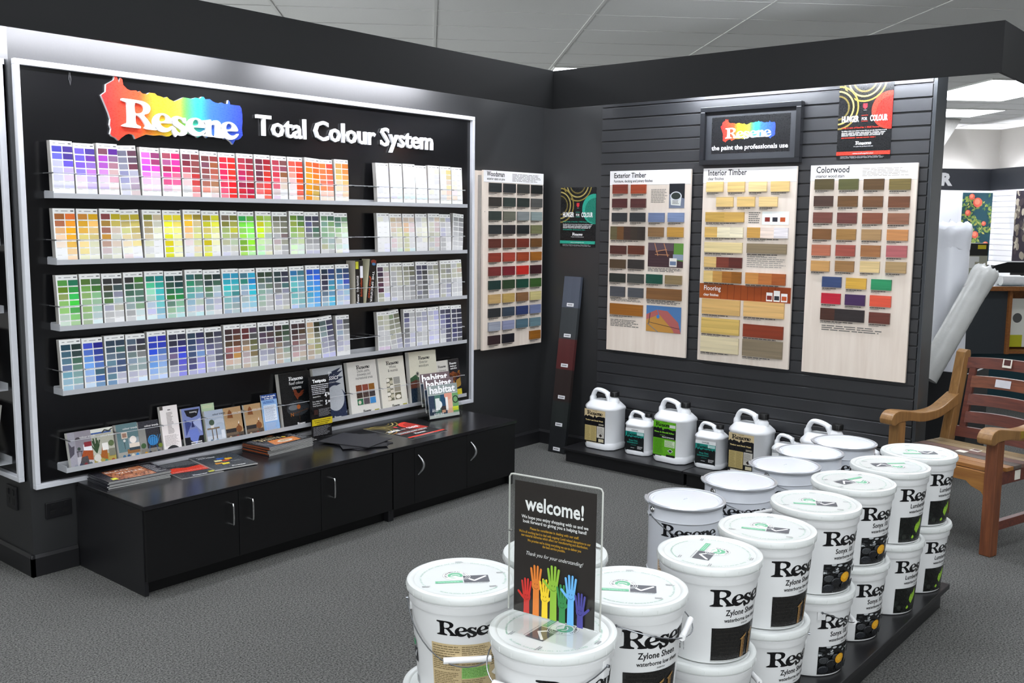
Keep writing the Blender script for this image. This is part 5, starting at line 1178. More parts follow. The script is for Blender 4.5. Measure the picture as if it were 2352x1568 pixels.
def lab_teal(a, w, h):
    a.rect(0, 0, w, h, '15181a'); a.rect(0, h*.8, w, h, 'eef0f0'); a.rect(0, h*.6, w, h*.86, '1f8a7e'); drips(a, 0, w, h*.6, h*.07, '15181a', 8); a.text('DANGER', w*.5, h*.9, .012, '3a3a3c', align='CENTER', bold=.02); a.logo(w*.08, h*.68, w*.74, '101214'); a.text('Deep Clean', w*.2, h*.44, .014, '2aa294', bold=.02, fit=w*.46); a.lines(w*.1, h*.33, w*.7, h*.4, 2, '2a9a8c', th=.5, ragged=.1, seed=66); a.text('concentrate', w*.3, h*.25, .008, '2aa294'); a.lines(w*.66, h*.1, w*.94, h*.24, 3, 'd8d8d8', th=.5, seed=67); a.lines(w*.3, h*.12, w*.5, h*.15, 1, 'f0f0f0', ragged=0); a.rect(w*.62, h*.72, w*.98, h*.84, 'aed4d0')
JUGS = {}
def jerrycan(kind, x, y, deg, label):
    W, D, H, lf, lr = {'tan': (.245, .215, .40, lab_tan, (-.098, .035, .098-.028, .268)), 'green': (.245, .215, .40, lab_green, (-.098, .035, .098-.028, .268)), 'teal': (.185, .16, .282, lab_teal, (-.072, .028, .072-.006, .176))}[kind]
    t = thing('jerrycan', label, 'jerrycan', Matrix.Translation((x, y, 0.1003)) @ Matrix.Rotation(math.radians(-90+deg), 4, 'Z'), 'white jerrycans on the low platforms')
    if kind not in JUGS:
        b, hd, cp = jug_parts(W, D, H)
        o1 = obj('body', b, CANW, t, 50); o2 = obj('handle', hd, CANW, t, 50); o3 = obj('cap', cp, CAPB, t, 40)
        a = Art(); w, h = lr[2]-lr[0], lr[3]-lr[1]; a.slab(0, 0, w, h, .0004, 'ffffff'); lf(a, w, h); o4 = a.obj('label', t, GLOSSY)
        o4.matrix_local = Matrix.Translation((lr[0], -D/2*.965-0.0008, lr[1])) @ Matrix.Rotation(PI/2, 4, 'X')
        JUGS[kind] = t
    else:
        for ch in JUGS[kind].children:
            c = ch.copy(); C.objects.link(c); c.parent = t
jerrycan('tan', -.15, -.688, 0, 'large white jerrycan with tan and black label, first from the plank')
jerrycan('teal', -.14, -.968, 3, 'small white jerrycan with teal label, between the first tan and the green jerrycans')
jerrycan('green', -.155, -1.235, -2, 'large white jerrycan with bright green label')
jerrycan('teal', -.14, -1.488, 2, 'small white jerrycan with teal label, right of the green jerrycan')
jerrycan('tan', -.155, -1.765, -2, 'large white jerrycan with tan label, standing in front of the middle sample board')
jerrycan('teal', -.14, -2.0, 0, 'small white jerrycan showing only handle and shoulder above the steel pail rims')
jerrycan('tan', -.15, -2.215, 0, 'large white jerrycan half hidden behind the farthest steel pail')
platform(-2.6, -2.346, 'short black platform at the right end of the slat wall')
jerrycan('teal', -.14, -2.5, 0, 'small white jerrycan at the right end, its handle just showing beside the pails')
# ------------------------------------------------------------------ pail display in the foreground
ZP, HB = 0.10, 0.285
t = thing('display_platform', 'large low black platform carrying the stacked paint pails', 'platform', Matrix.Translation((0, 0, 0)))
m = bmesh.new(); bx(m, -4.35, -1.235, -3.232, -2.3, 0.078, 0.1, bev=.004); obj('top_board', m, PLAT, t)
m = bmesh.new(); bx(m, -4.3, -1.27, -3.207, -2.33, 0, 0.078); obj('base', m, PLAT, t)
m = bmesh.new(); bx(m, -2.75, -0.78, -2.83, -2.43, 0.1, 0.226); o = obj('riser', m, PLAT, t)

PAILW = mat('white_pail_plastic', 'dfe0e0', 0.3, var=.015)
LIDW = mat('white_lid_plastic', 'd9dcda', 0.28, var=.015)
GRIPW = mat('white_grip', 'f0f0f0', 0.4, var=.02)
WIRE = mat('bail_wire', '8f9296', 0.25, metal=.9, var=.1)
def pr_(z):      # pail body radius at height z
    return 0.120 + (0.1395-0.120)*z/0.235
def pail_body():
    b = bmesh.new()
    lathe(b, [(0, .004), (.112, .004), (.114, 0), (.119, .003), (.121, .012), (pr_(.03), .03), (pr_(.12), .12), (pr_(.236), .236), (.1435, .2375), (.1448, .241), (.1448, .258), (.1425, .2605), (.1425, .2625), (.1445, .264), (.1445, .268), (.13, .27), (0, .27)], 64)
    return b
def pail_lid():
    b = bmesh.new()
    lathe(b, [(.143, .2655), (.1495, .2655), (.1515, .268), (.152, .2715), (.152, .281), (.1497, .2875), (.1445, .29), (.137, .29), (.133, .2875), (.131, .2845), (.0, .285)], 64)
    for k in range(24):
        aa = 2*PI*k/24; tube(b, [(.1522*math.cos(aa), .1522*math.sin(aa), .2695), (.1522*math.cos(aa), .1522*math.sin(aa), .281)], .0009, 4)
    return b
def lid_art():
    a = Art(); a.z = .2852; a.STEP = .00004
    G = '6fb48e'
    for s_, a0, a1, r, size in (('Lid and pail recyclable when empty and clean  -  Check colour is correct before applying', 205, -25, .112, .0085), ('Minimise the effects of your decorating on the environment', 232, 318, .112, .0078)):
        n = len(s_)
        for i, ch in enumerate(s_):
            if ch == ' ': continue
            th = math.radians(a0 + (a1-a0)*i/(n-1)); rot = math.degrees(th) - 90 if a1 < a0 else math.degrees(th) + 90
            a.text(ch, r*math.cos(th), r*math.sin(th), size, '86b89e', rot=rot); a.z -= a.STEP
    a.up()
    cx, cy = -.02, .02
    a.disc(cx, cy, .034, '6a6c6e', n=40); a.disc(cx, cy, .0333, 'f0f1ef', n=40)
    s_ = 'ENVIRONMENTAL CHOICE'
    for i, ch in enumerate(s_):
        th = math.radians(205 - 230*i/(len(s_)-1)); a.text(ch, cx+.0235*math.cos(th), cy+.0235*math.sin(th), .0095, '2e3032', rot=math.degrees(th)-90, bold=.02, align='CENTER'); a.z -= a.STEP
    a.up(); a.disc(cx, cy, .0205, G, n=32); a.ring(cx, cy-.006, .014, .003, 'f0f1ef', a0=20, a1=160, n=16); a.poly([(cx-.018,cy-.01),(cx,cy-.002),(cx+.016,cy-.014),(cx+.002,cy-.02)], 'f0f1ef')
    a.poly([(.0, -.033), (.068, -.033), (.068, .016), (.0, .016)], '5c5d62'); a.stroke([(.016, -.008), (.028, -.021), (.06, .008)], .007, 'f2f2f2'); a.rect(-.076, -.033, -.003, -.018, G); a.lines(-.07, -.031, -.01, -.02, 2, 'a8d8be', th=.4); a.lines(.0, -.041, .066, -.036, 1, 'a8aaac', ragged=0)
    for k_ in range(3): a.ring(cx+.02, cy-.012, .01+.005*k_, .0015, 'f0f1ef', a0=-90, a1=60, n=10)
    for x, y in ((-.1, -.052), (.075, -.066), (.0, .122), (.105, .03)): a.lines(x-.012, y-.006, x+.012, y+.004, 2, '8e9092', th=.5, seed=int(abs(x)*999))
    return a
def wrap(off=0.0006):
    def f(x, y, z):
        r = pr_(min(max(y, 0), .236)) + off + z; th = x/.131
        return (r*math.cos(th), r*math.sin(th), y)
    return f
def stones(a, x0, y0, x1, y1):
    a.rect(x0, y0, x1, y1, '121314'); c = (x0, y0, x1, y1); rr = random.Random(4)
    for i in range(26):
        x, y = x0+(x1-x0)*rr.random(), y0+(y1-y0)*(.7+.3*rr.random()); a.disc(x, y, .005+.006*rr.random(), ['55585a', '8c9092', 'b8bcbe', '3a3c3e', '2a2c2e'][rr.randrange(5)], ry=.004, clip=c, n=10, up=1)
    for x, y, r, g in ((.12,.52,.018,'3a3c3e'),(.4,.6,.016,'34363a'),(.3,.4,.022,'1c1d1f'),(.12,.2,.02,'24262a'),(.55,.25,.024,'1a1b1d'),(.8,.2,.02,'26282a'),(.85,.7,.018,'3c3e42')):
        X, Y = x0+(x1-x0)*x, y0+(y1-y0)*y; a.disc(X, Y, r, g, ry=r*.7, clip=c); a.disc(X-.003, Y+.004, r*.7, '5c5f62', ry=r*.34, clip=c, n=14); a.disc(X-.001, Y+.0015, r*.72, g, ry=r*.36, clip=c, n=14)
    a.disc(x0+(x1-x0)*.5, y0+(y1-y0)*.52, .021, 'd99a1c', ry=.018, clip=c); a.disc(x0+(x1-x0)*.49, y0+(y1-y0)*.56, .014, 'e8b02c', ry=.011, clip=c)
def buds(a, x0, y0, x1, y1):
    a.rect(x0, y0, x1, y1, '121412'); c = (x0, y0, x1, y1); rr = random.Random(6)
    for i in range(30): a.disc(x0+(x1-x0)*rr.random(), y0+(y1-y0)*rr.random(), .004+.007*rr.random(), ['1f2320', '2a2e2a', '181a18'][i % 3], clip=c, n=8, up=0)
    a.up()
    def leaf(x, y, w, h): X, Y = x0+(x1-x0)*x, y0+(y1-y0)*y; a.poly([(X, Y), (X+w*.6, Y+h*.3), (X+w*.5, Y+h*.7), (X+w*.1, Y+h), (X-w*.4, Y+h*.6), (X-w*.5, Y+h*.25)], '86b82c', clip=c); a.poly([(X, Y+h*.1), (X+w*.3, Y+h*.4), (X+w*.1, Y+h*.9), (X-w*.1, Y+h*.5)], 'a8d23c', clip=c)
    leaf(.52, .3, .022, .05); leaf(.6, .45, .018, .05); leaf(.46, .4, .014, .034); leaf(.38, .12, .014, .016)
def spools(a, x0, y0, x1, y1):
    a.rect(x0, y0, x1, y1, '1b1a19'); rr = random.Random(8)
    for i in range(9): y = y0+(y1-y0)*(i+.5)/9; a.stroke([(x0+(x1-x0)*(.05+.1*rr.random()), y), (x0+(x1-x0)*.3, y+.003*rr.random()), (x0+(x1-x0)*(.45+.1*rr.random()), y-.002)], .0009, '3c3936', up=0)
    a.up(); w = x1-x0; h = y1-y0
    for X, Y, W in ((.55, .62, .13), (.76, .72, .12)):
        x, y = x0+w*X, y0+h*Y; a.rect(x+W*w*.2, y0+h*.06, x+W*w*.85, y, '7a5a34'); a.rect(x+W*w*.3, y0+h*.06, x+W*w*.4, y, 'a8854c', up=0); a.rect(x+W*w*.55, y0+h*.06, x+W*w*.62, y, '5a4022'); a.poly([(x-W*w*.1, y-.002), (x+W*w*.9, y+h*.1), (x+W*w*1.1, y+h*.13), (x+W*w, y+h*.04), (x+W*w*.2, y-.004)], 'a07c48')
    a.rect(x0, y0, x1, y0+h*.05, 'b0b2b0')
LW = 0.245
def label_art(kind):
    a = Art(); x = -LW/2
    a.logo(x, .176, LW, '0b0b0d')
    if kind == 'beige':
        k = .185/LW; a = Art(); a.logo(-.11, .182, .19, '0b0b0d')
        a.rect(-.128, -.0+.008, .07, .158, 'c9b48a')
        for (x0, y0, x1, y1, n, s_) in ((-.124,.12,-.05,.154,5,1),(-.124,.085,-.05,.118,6,2),(-.124,.012,-.05,.08,14,3),(-.046,.1,.03,.154,10,4),(-.046,.012,.03,.06,10,5),(.034,.09,.066,.154,10,6)): a.lines(x0, y0, x1, y1, n, '7c6c4c', th=.42, seed=70+s_)
        a.rect(-.046, .063, .03, .094, '8cc06a'); a.lines(-.044, .066, .028, .092, 6, '5c8a44', th=.4, seed=77); a.rect(.044, .03, .06, .05, 'c8b890'); a.poly([(.05,.06),(.062,.07),(.05,.08),(.038,.07)], 'f0ece4')
        a.rect(-.225, .075, -.195, .115, '1d1d22'); a.stroke([(-.219,.093),(-.213,.086),(-.2,.106)], .004, 'f4f4f4'); a.ring(-.21, .128, .016, .003, '4a4c4e'); a.disc(-.21, .128, .009, '3fa36c'); 
        for i in range(16): a.rect(-.222+i*.0016, .012, -.2213+i*.0016+.0007*(i % 3 == 0), .036, '4a4a4e', up=0)
        a.up(); return a
    name, sub, where, pic = {'zylone': ('Zylone Sheen', 'waterborne low sheen', 'interior', spools), 'sonyx': ('Sonyx 101', 'waterborne semi-gloss', 'exterior', stones), 'lumber': ('Lumbersider', 'waterborne low sheen', 'exterior', buds)}[kind]
    a.text(name, x+.045, .1475, .0245, '141416', bold=.018, sx=.84); a.text(sub, x+.042, .1275, .0165, '141416', bold=.016, sx=.88); a.text(where, x+.098, .117, .009, '2a2a2c')
    pic(a, x+.008, .009, x+.178, .111)
    a.text('the paint the professionals use', x-.085, .032, .0155, '1a1a1c', rot=90, shear=.3, fit=.158, bold=.01); a.text('net contents 10 litres', x-.072, .032, .0075, '2a2a2c', rot=90, fit=.06)
    return a
PAIL_ME = {}
def bail(parent, r, z, pose, grip_r=.0085):
    # wire bail between two ears; pose 'front' lies against the pail, 'out' sticks out with its grip to one side
    ears = [Vector((0, s*(r+.004), z)) for s in (-1, 1)]
    if pose == 'down': mid = Vector((r+.012, 0, z-.075)); 
    elif pose == 'low': mid = Vector((r*1.02, 0, z-.135))
    elif pose == 'out': mid = Vector((r*1.16, 0, z-.048))
    else: mid = Vector((r*1.05, 0, z-.01))
    pts = []; n = 22
    for k in range(n+1):
        th = -PI/2 + PI*k/n; f = math.cos(th)
        pts.append(Vector((mid.x*f, (r+.006)*math.sin(th), z + (mid.z-z)*f**1.2)))
    b = bmesh.new(); tube(b, pts, .0017, 7)
    for e in ears: tube(b, [e-Vector((0, .0, 0)), e+Vector((0, math.copysign(.006, e.y), 0))], .004, 8)
    o = obj('bail', b, WIRE, parent, 40)
    b = bmesh.new(); c = pts[8:15]; tube(b, [c[0], c[-1]], grip_r, 12); obj('grip', b, GRIPW, o, 40)
def pail(kind, x, y, layer, face, lid_rot, label, pose=None, ear=None, group='white plastic paint pails'):
    z = ZP + HB*layer + 0.0006*(layer+1)
    t = thing('paint_pail', label, 'paint pail', upright(x, y, z), group)
    if 'body' not in PAIL_ME:
        o = obj('body', pail_body(), PAILW, t, 35); PAIL_ME['body'] = o.data; o = obj('lid', pail_lid(), LIDW, t, 35); PAIL_ME['lid'] = o.data
        PAIL_ME['lidprint'] = lid_art().mesh('lid_print')
    else:
        link('body', PAIL_ME['body'], None, t); o = link('lid', PAIL_ME['lid'], None, t)
    if layer:
        p = link('lid_print', PAIL_ME['lidprint'], PRINT, o); p.rotation_euler[2] = math.radians(lid_rot)
    if kind not in PAIL_ME: PAIL_ME[kind] = label_art(kind).mesh('printed_label', bend=wrap(), step=.007)
    l = link('printed_label', PAIL_ME[kind], GLOSSY, t); l.rotation_euler[2] = math.radians(face)
    if pose:
        for s in (-1, 1):
            b = bmesh.new(); bx(b, -.014, .014, s*.139-.004, s*.139+.007, .21, .252, bev=.003); hd = obj('handle_ear', b, PAILW, t, 40); hd.rotation_euler[2] = math.radians(ear)
        bail(hd, .1425, .238, pose)
    return t
cols = [(-3.045, -3.055, 'zylone', 'Zylone Sheen', -96), (-2.72, -3.078, 'zylone', 'Zylone Sheen', -94), (-2.345, -3.078, 'sonyx', 'yellow stone picture', -92), (-1.985, -3.07, 'sonyx', 'yellow stone picture', -92), (-1.645, -3.088, 'lumber', 'green bud picture', -90), (-1.335, -3.1, 'lumber', 'green bud picture', -88)]
lidr = [193, -70, -62, 162, 138, -50]
names = ['nearest', 'second', 'third', 'fourth', 'fifth', 'farthest']
for i, (x, y, k, nm, face) in enumerate(cols):
    what = {'zylone': 'white pail with dark wooden spool picture', 'sonyx': 'white pail with dark pebbles and yellow stone', 'lumber': 'white pail with dark picture of green buds'}[k]
    lab = '%%s %s, %s in the long front row' % (what, names[i])
    pail(k, x, y, 1, face, lidr[i], lab % 'upper')
    pail(k, x-.008, y+.004, 0, face+2, 40*i, lab % 'lower', pose={2: 'down', 0: 'out', 1: 'down'}.get(i), ear={2: -50, 0: -40, 1: 30}.get(i))
pail('zylone', -3.425, -3.03, 1, -103, -57, 'upper white pail with wooden spool picture, right of the welcome sign', pose='out', ear=-70)
pail('zylone', -3.44, -3.03, 0, -103, 0, 'lower white pail under the one right of the welcome sign')
pail('zylone', -3.772, -3.043, 1, -104, 185, 'nearest upper white pail carrying the welcome sign on its lid', pose='out', ear=-175)
pail('zylone', -3.775, -3.043, 0, -104, 0, 'lower white pail under the one that carries the welcome sign')
pail('beige', -3.67, -2.66, 1, -118, -42, 'upper white pail with beige instruction label and lowered wire handle, left of the welcome sign', pose='low', ear=-132)
pail('beige', -3.685, -2.66, 0, -118, 0, 'lower white pail under the one with the beige instruction label')
pail('zylone', -3.345, -2.72, 1, -30, 60, 'upper white pail half hidden behind the welcome sign')
pail('zylone', -3.35, -2.72, 0, -30, 0, 'lower white pail hidden behind the welcome sign')
o = None

# steel pails
STEELW = mat('white_enamelled_steel', 'dfe3ea', 0.22, var=.015)
RIM = mat('bare_steel_rim', 'c2c5ca', 0.3, metal=.45, var=.08)
ST = {}
def steel_pail(x, y, face, ear, pose, label):
    t = thing('steel_pail', label, 'steel pail', upright(x, y, 0.2262), 'white steel paint pails')
    if not ST:
        R, H = .139, .372
        b = bmesh.new(); lathe(b, [(0, .006), (R-.006, .006), (R-.004, 0), (R-.001, .002), (R-.003, .008), (R-.003, .1), (R, .104), (R-.003, .108), (R-.003, .308), (R+.001, .313), (R-.002, .318), (R-.002, H-.01), (0, H-.01)], 64)
        o = obj('body', b, STEELW, t, 35); ST['body'] = o.data
        b = bmesh.new(); lathe(b, [(R-.004, H-.012), (R+.005, H-.014), (R+.009, H-.008), (R+.009, H-.003), (R+.004, H), (R-.001, H-.001), (R-.003, H-.006), (R-.008, H-.006)], 64)
        tube(b, [( (R+.011)*math.cos(q), (R+.011)*math.sin(q), H-.004) for q in [math.radians(110+4*k) for k in range(10)]], .004, 8); o = obj('lever_ring', b, RIM, t, 35); ST['ring'] = o.data
        b = bmesh.new(); lathe(b, [(R-.003, H-.004), (R-.01, H-.008), (R-.016, H-.008), (R-.02, H-.0045), (R-.024, H-.004), (0, H-.0035)], 64); tube(b, [(-.012, 0, H-.003), (-.004, .004, H-.0025), (.006, -.003, H-.0025), (.013, .002, H-.003)], .0016, 6); o = obj('lid', b, STEELW, t, 35); ST['lid'] = o.data
        a = Art(); a.logo(-.112, .258, .224, '0b0b12'); a.rect(-.125, .02, .02, .205, 'dcc4a8'); a.lines(-.12, .03, .015, .2, 18, '9c886c', th=.4, seed=90)
        ST['label'] = a.mesh('printed_label', bend=lambda x, y, z: ((R-.0022+z)*math.cos(x/R), (R-.0022+z)*math.sin(x/R), y), step=.007)
    else:
        for k in ('body', 'ring', 'lid'): link({'body': 'body', 'ring': 'lever_ring', 'lid': 'lid'}[k], ST[k], None, t)
    l = link('printed_label', ST['label'], GLOSSY, t); l.rotation_euler[2] = math.radians(face)
    for s in (-1, 1):
        b = bmesh.new(); lathe(b, [(0, .008), (.004, .007), (.005, .004), (.011, .004), (.0135, .001), (.0135, -.003), (0, -.003)], 20, Matrix.Translation((0, s*.139, .343)) @ Matrix.Rotation(-s*PI/2, 4, 'X'))
        e = obj('handle_ear', b, CHROME, t, 40); e.rotation_euler[2] = math.radians(ear)
    bail(e, .139, .322, pose, .008)
sp_ = [(-2.379, -2.591, 218, 60+180, 'down'), (-2.0, -2.618, 212, 250, 'out'), (-1.635, -2.645, 212, 262, 'out'), (-1.33, -2.625, 170, 60, 'down'), (-1.03, -2.665, 195, 60, 'down')]
for i, (x, y, f, e, p) in enumerate(sp_):
    steel_pail(x, y, f, e, p, 'white steel pail with clamped rim, %s in the row of five behind the plastic pails' % names[i if i < 4 else 5])

# welcome sign in its acrylic stand
ax = Vector((.1395, -.9902, 0))
Mw = frame((-3.761, -2.913, ZP+HB*2+.0115), ax, (0, 0, 1))
t = thing('welcome_sign', 'black welcome card with seven raised coloured hands in a clear acrylic stand', 'sign', Mw)
a = Art(); W, H = .22, .325; a.slab(0, 0, W, H, .0008, '2d2826')
a.text('welcome!', W*.5, H*.79, .049, 'fbfbfb', bold=.022, align='CENTER', fit=W*.72)
for i, s_ in enumerate(('We hope you enjoy shopping with us and we', 'look forward to giving you a helping hand!')): a.text(s_, W*.5, H*(.725-.034*i), .0112, 'f4f4f4', bold=.02, align='CENTER', fit=W*(.82 - .04*i))
for i, (s_, k) in enumerate((('Please be considerate in dealing with our staff.', .6), ("We're all working hard to deal with ongoing Covid related disruptions to our", .88), ('raw material deliveries which affect our manufacturing and distribution.', .82), ("We promise we're doing everything we can to deliver you", .66), ('the best service possible.', .28))): a.text(s_, W*.5, H*(.645-.026*i-(.008 if i > 2 else 0)-(.006 if i > 0 else 0)), .0088, 'd8a52c', bold=.015, align='CENTER', fit=W*k)
a.text('Thank you for your understanding!', W*.5, H*.45, .0135, 'f6f6f6', shear=.35, align='CENTER', fit=W*.7)
def hand(x, top, w, col, thumb, face, slant=0):
    c = (0, .0005, W, H)
    y = top - w*1.35                       # palm centre
    a.poly([(x-w*.26, 0.0005), (x+w*.26, .0005), (x+w*.24, y), (x-w*.24, y)], col, clip=c); a.disc(x, y, w*.36, col, ry=w*.46, n=18)
    for k, (dx, ln) in enumerate(((-.33, .78), (-.12, 1.0), (.1, 1.0), (.31, .84))): a.stroke([(x+dx*w*.8, y+w*.2), (x+dx*w*1.25, y+w*(.38+ln))], w*.17, col, up=0)
    a.stroke([(x+thumb*w*.15, y-w*.25), (x+thumb*w*.42, y-w*.02), (x+thumb*w*.72, y+w*.3)], w*.19, col, up=1)
    if face:
        d = shade(col, .45); a.disc(x-w*.1, y+w*.08, w*.032, d, ry=w*.06, n=8, up=0); a.disc(x+w*.1, y+w*.08, w*.032, d, ry=w*.06, n=8, up=0); a.up(); a.ring(x, y-w*.06, w*.22, w*.035, d, a0=200, a1=340, n=10)
for x, top, w, col, th in ((.037, .085, .031, 'd83a34', -1), (.064, .122, .034, 'e8873a', 1), (.089, .094, .032, 'f0ce34', 1), (.113, .131, .036, '8fbb40', -1), (.138, .091, .033, '3c8a4e', 1), (.161, .119, .034, '6cb2e8', -1), (.187, .082, .031, '4c4a94', 1)): hand(x, top, w, col, th, True)
c_ = a.obj('welcome_card', t, PRINT)
m = bmesh.new(); bx(m, -.014, W+.014, -.002, H+.012, .0015, .0035, bev=.0008, seg=1); bx(m, -.014, W+.014, -.002, H+.012, -.0045, -.0025, bev=.0008, seg=1)
bx(m, -.014, W+.014, -.004, -.0015, -.0045, .105)
obj('acrylic_stand', m, ACRYLIC, t)
m = bmesh.new()
rim = [(-.015, .0), (-.015, H+.006), (-.011, H+.0125), (-.005, H+.014), (W+.005, H+.014), (W+.011, H+.0125), (W+.015, H+.006), (W+.015, 0)]
tube(m, [(p[0], p[1], -.0005) for p in rim], .0022, 8); obj('polished_edge', m, mat('acrylic_edge', 'b9bab4', 0.15, var=.05), t, 40)
for x, y in ((-.008, .2), (W+.008, .2)):
    m = bmesh.new(); tube(m, [(x-.005, y, .004), (x+.005, y, .004)], .003, 8); obj('hinge_pin', m, CHROME, t, 40)

# ------------------------------------------------------------------ wooden garden armchair
BF = (-.458, -3.2); YAW = math.degrees(math.atan2(.971, .238))
Mb = Matrix(((.238, .971, 0, BF[0]), (.971, -.238, 0, BF[1]), (0, 0, 1, 0), (0, 0, 0, 1)))
# keep it a proper rotation: local x = along the seat front (towards the slat wall), local y = towards the back
Mb = Matrix(((.2381, .9712, 0, BF[0]), (.9712, -.2381, 0, BF[1]), (0, 0, -1, 0), (0, 0, 0, 1)))
Mb = Matrix.Translation((BF[0], BF[1], 0)) @ Matrix.Rotation(math.radians(-15.5), 4, 'Z')     # local x = back direction, local y = along the seat front
bench = thing('garden_armchair', 'slatted wooden garden armchair with mixed stain samples, beside the pail display', 'garden chair', Mb)
OAK = wood('oiled_tan_timber', '7a5832', '977042', stretch=(20, 20, 2), rough=.4)
RED = wood('red_brown_timber', '4e2a24', '6e3a2c', stretch=(20, 2, 20), rough=.5)
RED2 = wood('orange_brown_timber', '5e3422', '7e4830', stretch=(20, 2, 20), rough=.35)
BRN = wood('brown_timber_leg', '5a3220', '7e4a2c', stretch=(20, 20, 2), rough=.5)
GOLD = wood('golden_timber', '84562a', '9e6e36', stretch=(20, 2, 20), rough=.5)
PALEW = wood('weathered_timber', '7c6a50', '9a8462', stretch=(20, 2, 20), rough=.5)
MAUVE = wood('mauve_timber', '5c453e', '7a5c52', stretch=(20, 2, 20), rough=.5)
GREYW = wood('grey_brown_timber', '4c443e', '625850', stretch=(20, 2, 20), rough=.5)
BWD = .6
for yy, mleg, mm in ((0.0, BRN, OAK), (BWD-.06, OAK, OAK)):
    m = bmesh.new(); bx(m, 0, .06, yy, yy+.06, 0.0008, .578, bev=.004); obj('leg', m, mleg, bench)
    m = bmesh.new(); prism(m, [(.465, 0.0008), (.525, 0.0008), (.53, .42), (.638, .9), (.631, .925), (.604, .93), (.578, .915), (.465, .42)], 'y', yy, yy+.055, bev=.004); obj('leg', m, mleg, bench)
    top = smooth_path([(-.075, .6), (-.055, .628), (-.01, .642), (.08, .632), (.22, .612), (.36, .618), (.45, .65), (.54, .69)], 4); bot = smooth_path([(.55, .625), (.46, .597), (.36, .568), (.22, .56), (.1, .578), (.0, .578), (-.04, .566), (-.07, .575)], 4)
    m = bmesh.new(); prism(m, [(p.x, p.y) for p in top]+[(p.x, p.y) for p in bot], 'y', yy-.005, yy+.07, bev=.006); obj('arm', m, mm, bench)
    m = bmesh.new(); bx(m, .06, .47, yy+.015, yy+.045, .35, .415, bev=.002); obj('side_rail', m, RED, bench)
    m = bmesh.new(); bx(m, .06, .47, yy+.015, yy+.045, .12, .165, bev=.002); obj('stretcher', m, RED, bench)
m = bmesh.new()
prism(m, [(.06, .412), (.54, .412), (.54, .29), (.52, .315), (.47, .33), (.44, .352), (.16, .352), (.13, .33), (.08, .315), (.06, .29)], 'x', .012, .04, bev=.002)
obj('front_apron', m, GOLD, bench)
for i, mt in enumerate((GOLD, GOLD, GREYW, MAUVE, PALEW, PALEW)):
    x = .03+.075*i; m = bmesh.new(); bx(m, x, x+.068, .008 if i else .062, BWD-.008 if i else BWD-.062, .415, .435, bev=.003); obj('seat_slat', m, mt, bench)
def back_x(z): return .52 + (z-.42)*.195
for i, (z0, z1, mt) in enumerate(((.447, .503, RED), (.53, .59, RED), (.627, .687, RED), (.725, .788, RED2), (.825, .884, RED))):
    m = bmesh.new(); n = 14; dep = .045 if i else 0.0; t_ = bmesh.new(); rows = []
    ins = .1 if 0 < i < 4 else .052
    for k in range(n+1):
        y = ins + (BWD-2*ins)*k/n; q = (y-BWD/2)/(BWD/2-ins+.0001); off = dep*(1-q*q)*.6; crown = (.012 if i == 4 else .006)*(1-q*q)
        rows.append([t_.verts.new((back_x(z) + off + dx, y, z + crown)) for z, dx in ((z0, 0), (z1, 0), (z1, .022), (z0, .022))])
    for A, B in zip(rows, rows[1:]):
        for k in range(4): t_.faces.new((A[k], A[(k+1) % 4], B[(k+1) % 4], B[k]))
    t_.faces.new(rows[0]); t_.faces.new(rows[-1][::-1]); merge(m, t_); obj('back_slat', m, mt, bench, 40)
for yy in (.075, BWD-.11):
    m = bmesh.new(); t_ = bmesh.new()
    pts = [(back_x(z)+.005, z) for z in (.495, .64, .835)]; prism(m, pts+[(p[0]+.022, p[1]) for p in reversed(pts)], 'y', yy, yy+.035); obj('back_stile', m, RED, bench)
# paint name plates and stickers on the chair
PLATE = mat('cream_sticker', 'ddd8cc', .5); PLD = mat('dark_red_sticker', '4a2220', .4); BRASS = mat('brass_plate', 'b89a3c', .3, metal=.6); SILV = mat('silver_label', 'c9c9ce', .3)
def sticker(x, y, z, w, h, m_, M=None, dark=None):
    b = bmesh.new(); bx(b, -.0015, 0, -w/2, w/2, 0, h); o = obj('sticker', b, m_, bench); o.matrix_local = Matrix.Translation((x, y, z)) @ (M or Matrix.Identity(4))
    if dark:
        b = bmesh.new(); bx(b, -.0022, -.0014, -w/2+.007, w/2-.007, .012, h-.004); obj('sticker_face', b, dark, o)
rk = Matrix.Rotation(math.atan(.195), 4, 'Y')
sticker(back_x(.84)+.012, .32, .853, .05, .048, PLATE, rk, PLD)
sticker(back_x(.74)+.022, .33, .742, .085, .042, SILV, rk)
lay = Matrix.Rotation(math.radians(90), 4, 'Y')
for x, y in ((.34, .3), (.26, .33), (.17, .36)): sticker(x-.03, y, .4352, .05, .045, PLATE, lay, PLD if x > .3 else None)
b = bmesh.new(); bx(b, .19, .232, -.0068, -.0052, .575, .612); obj('sticker', b, BRASS, bench)
b = bmesh.new(); bx(b, .2, .25, .0132, .0152, .36, .408); obj('sticker', b, PLATE, bench)

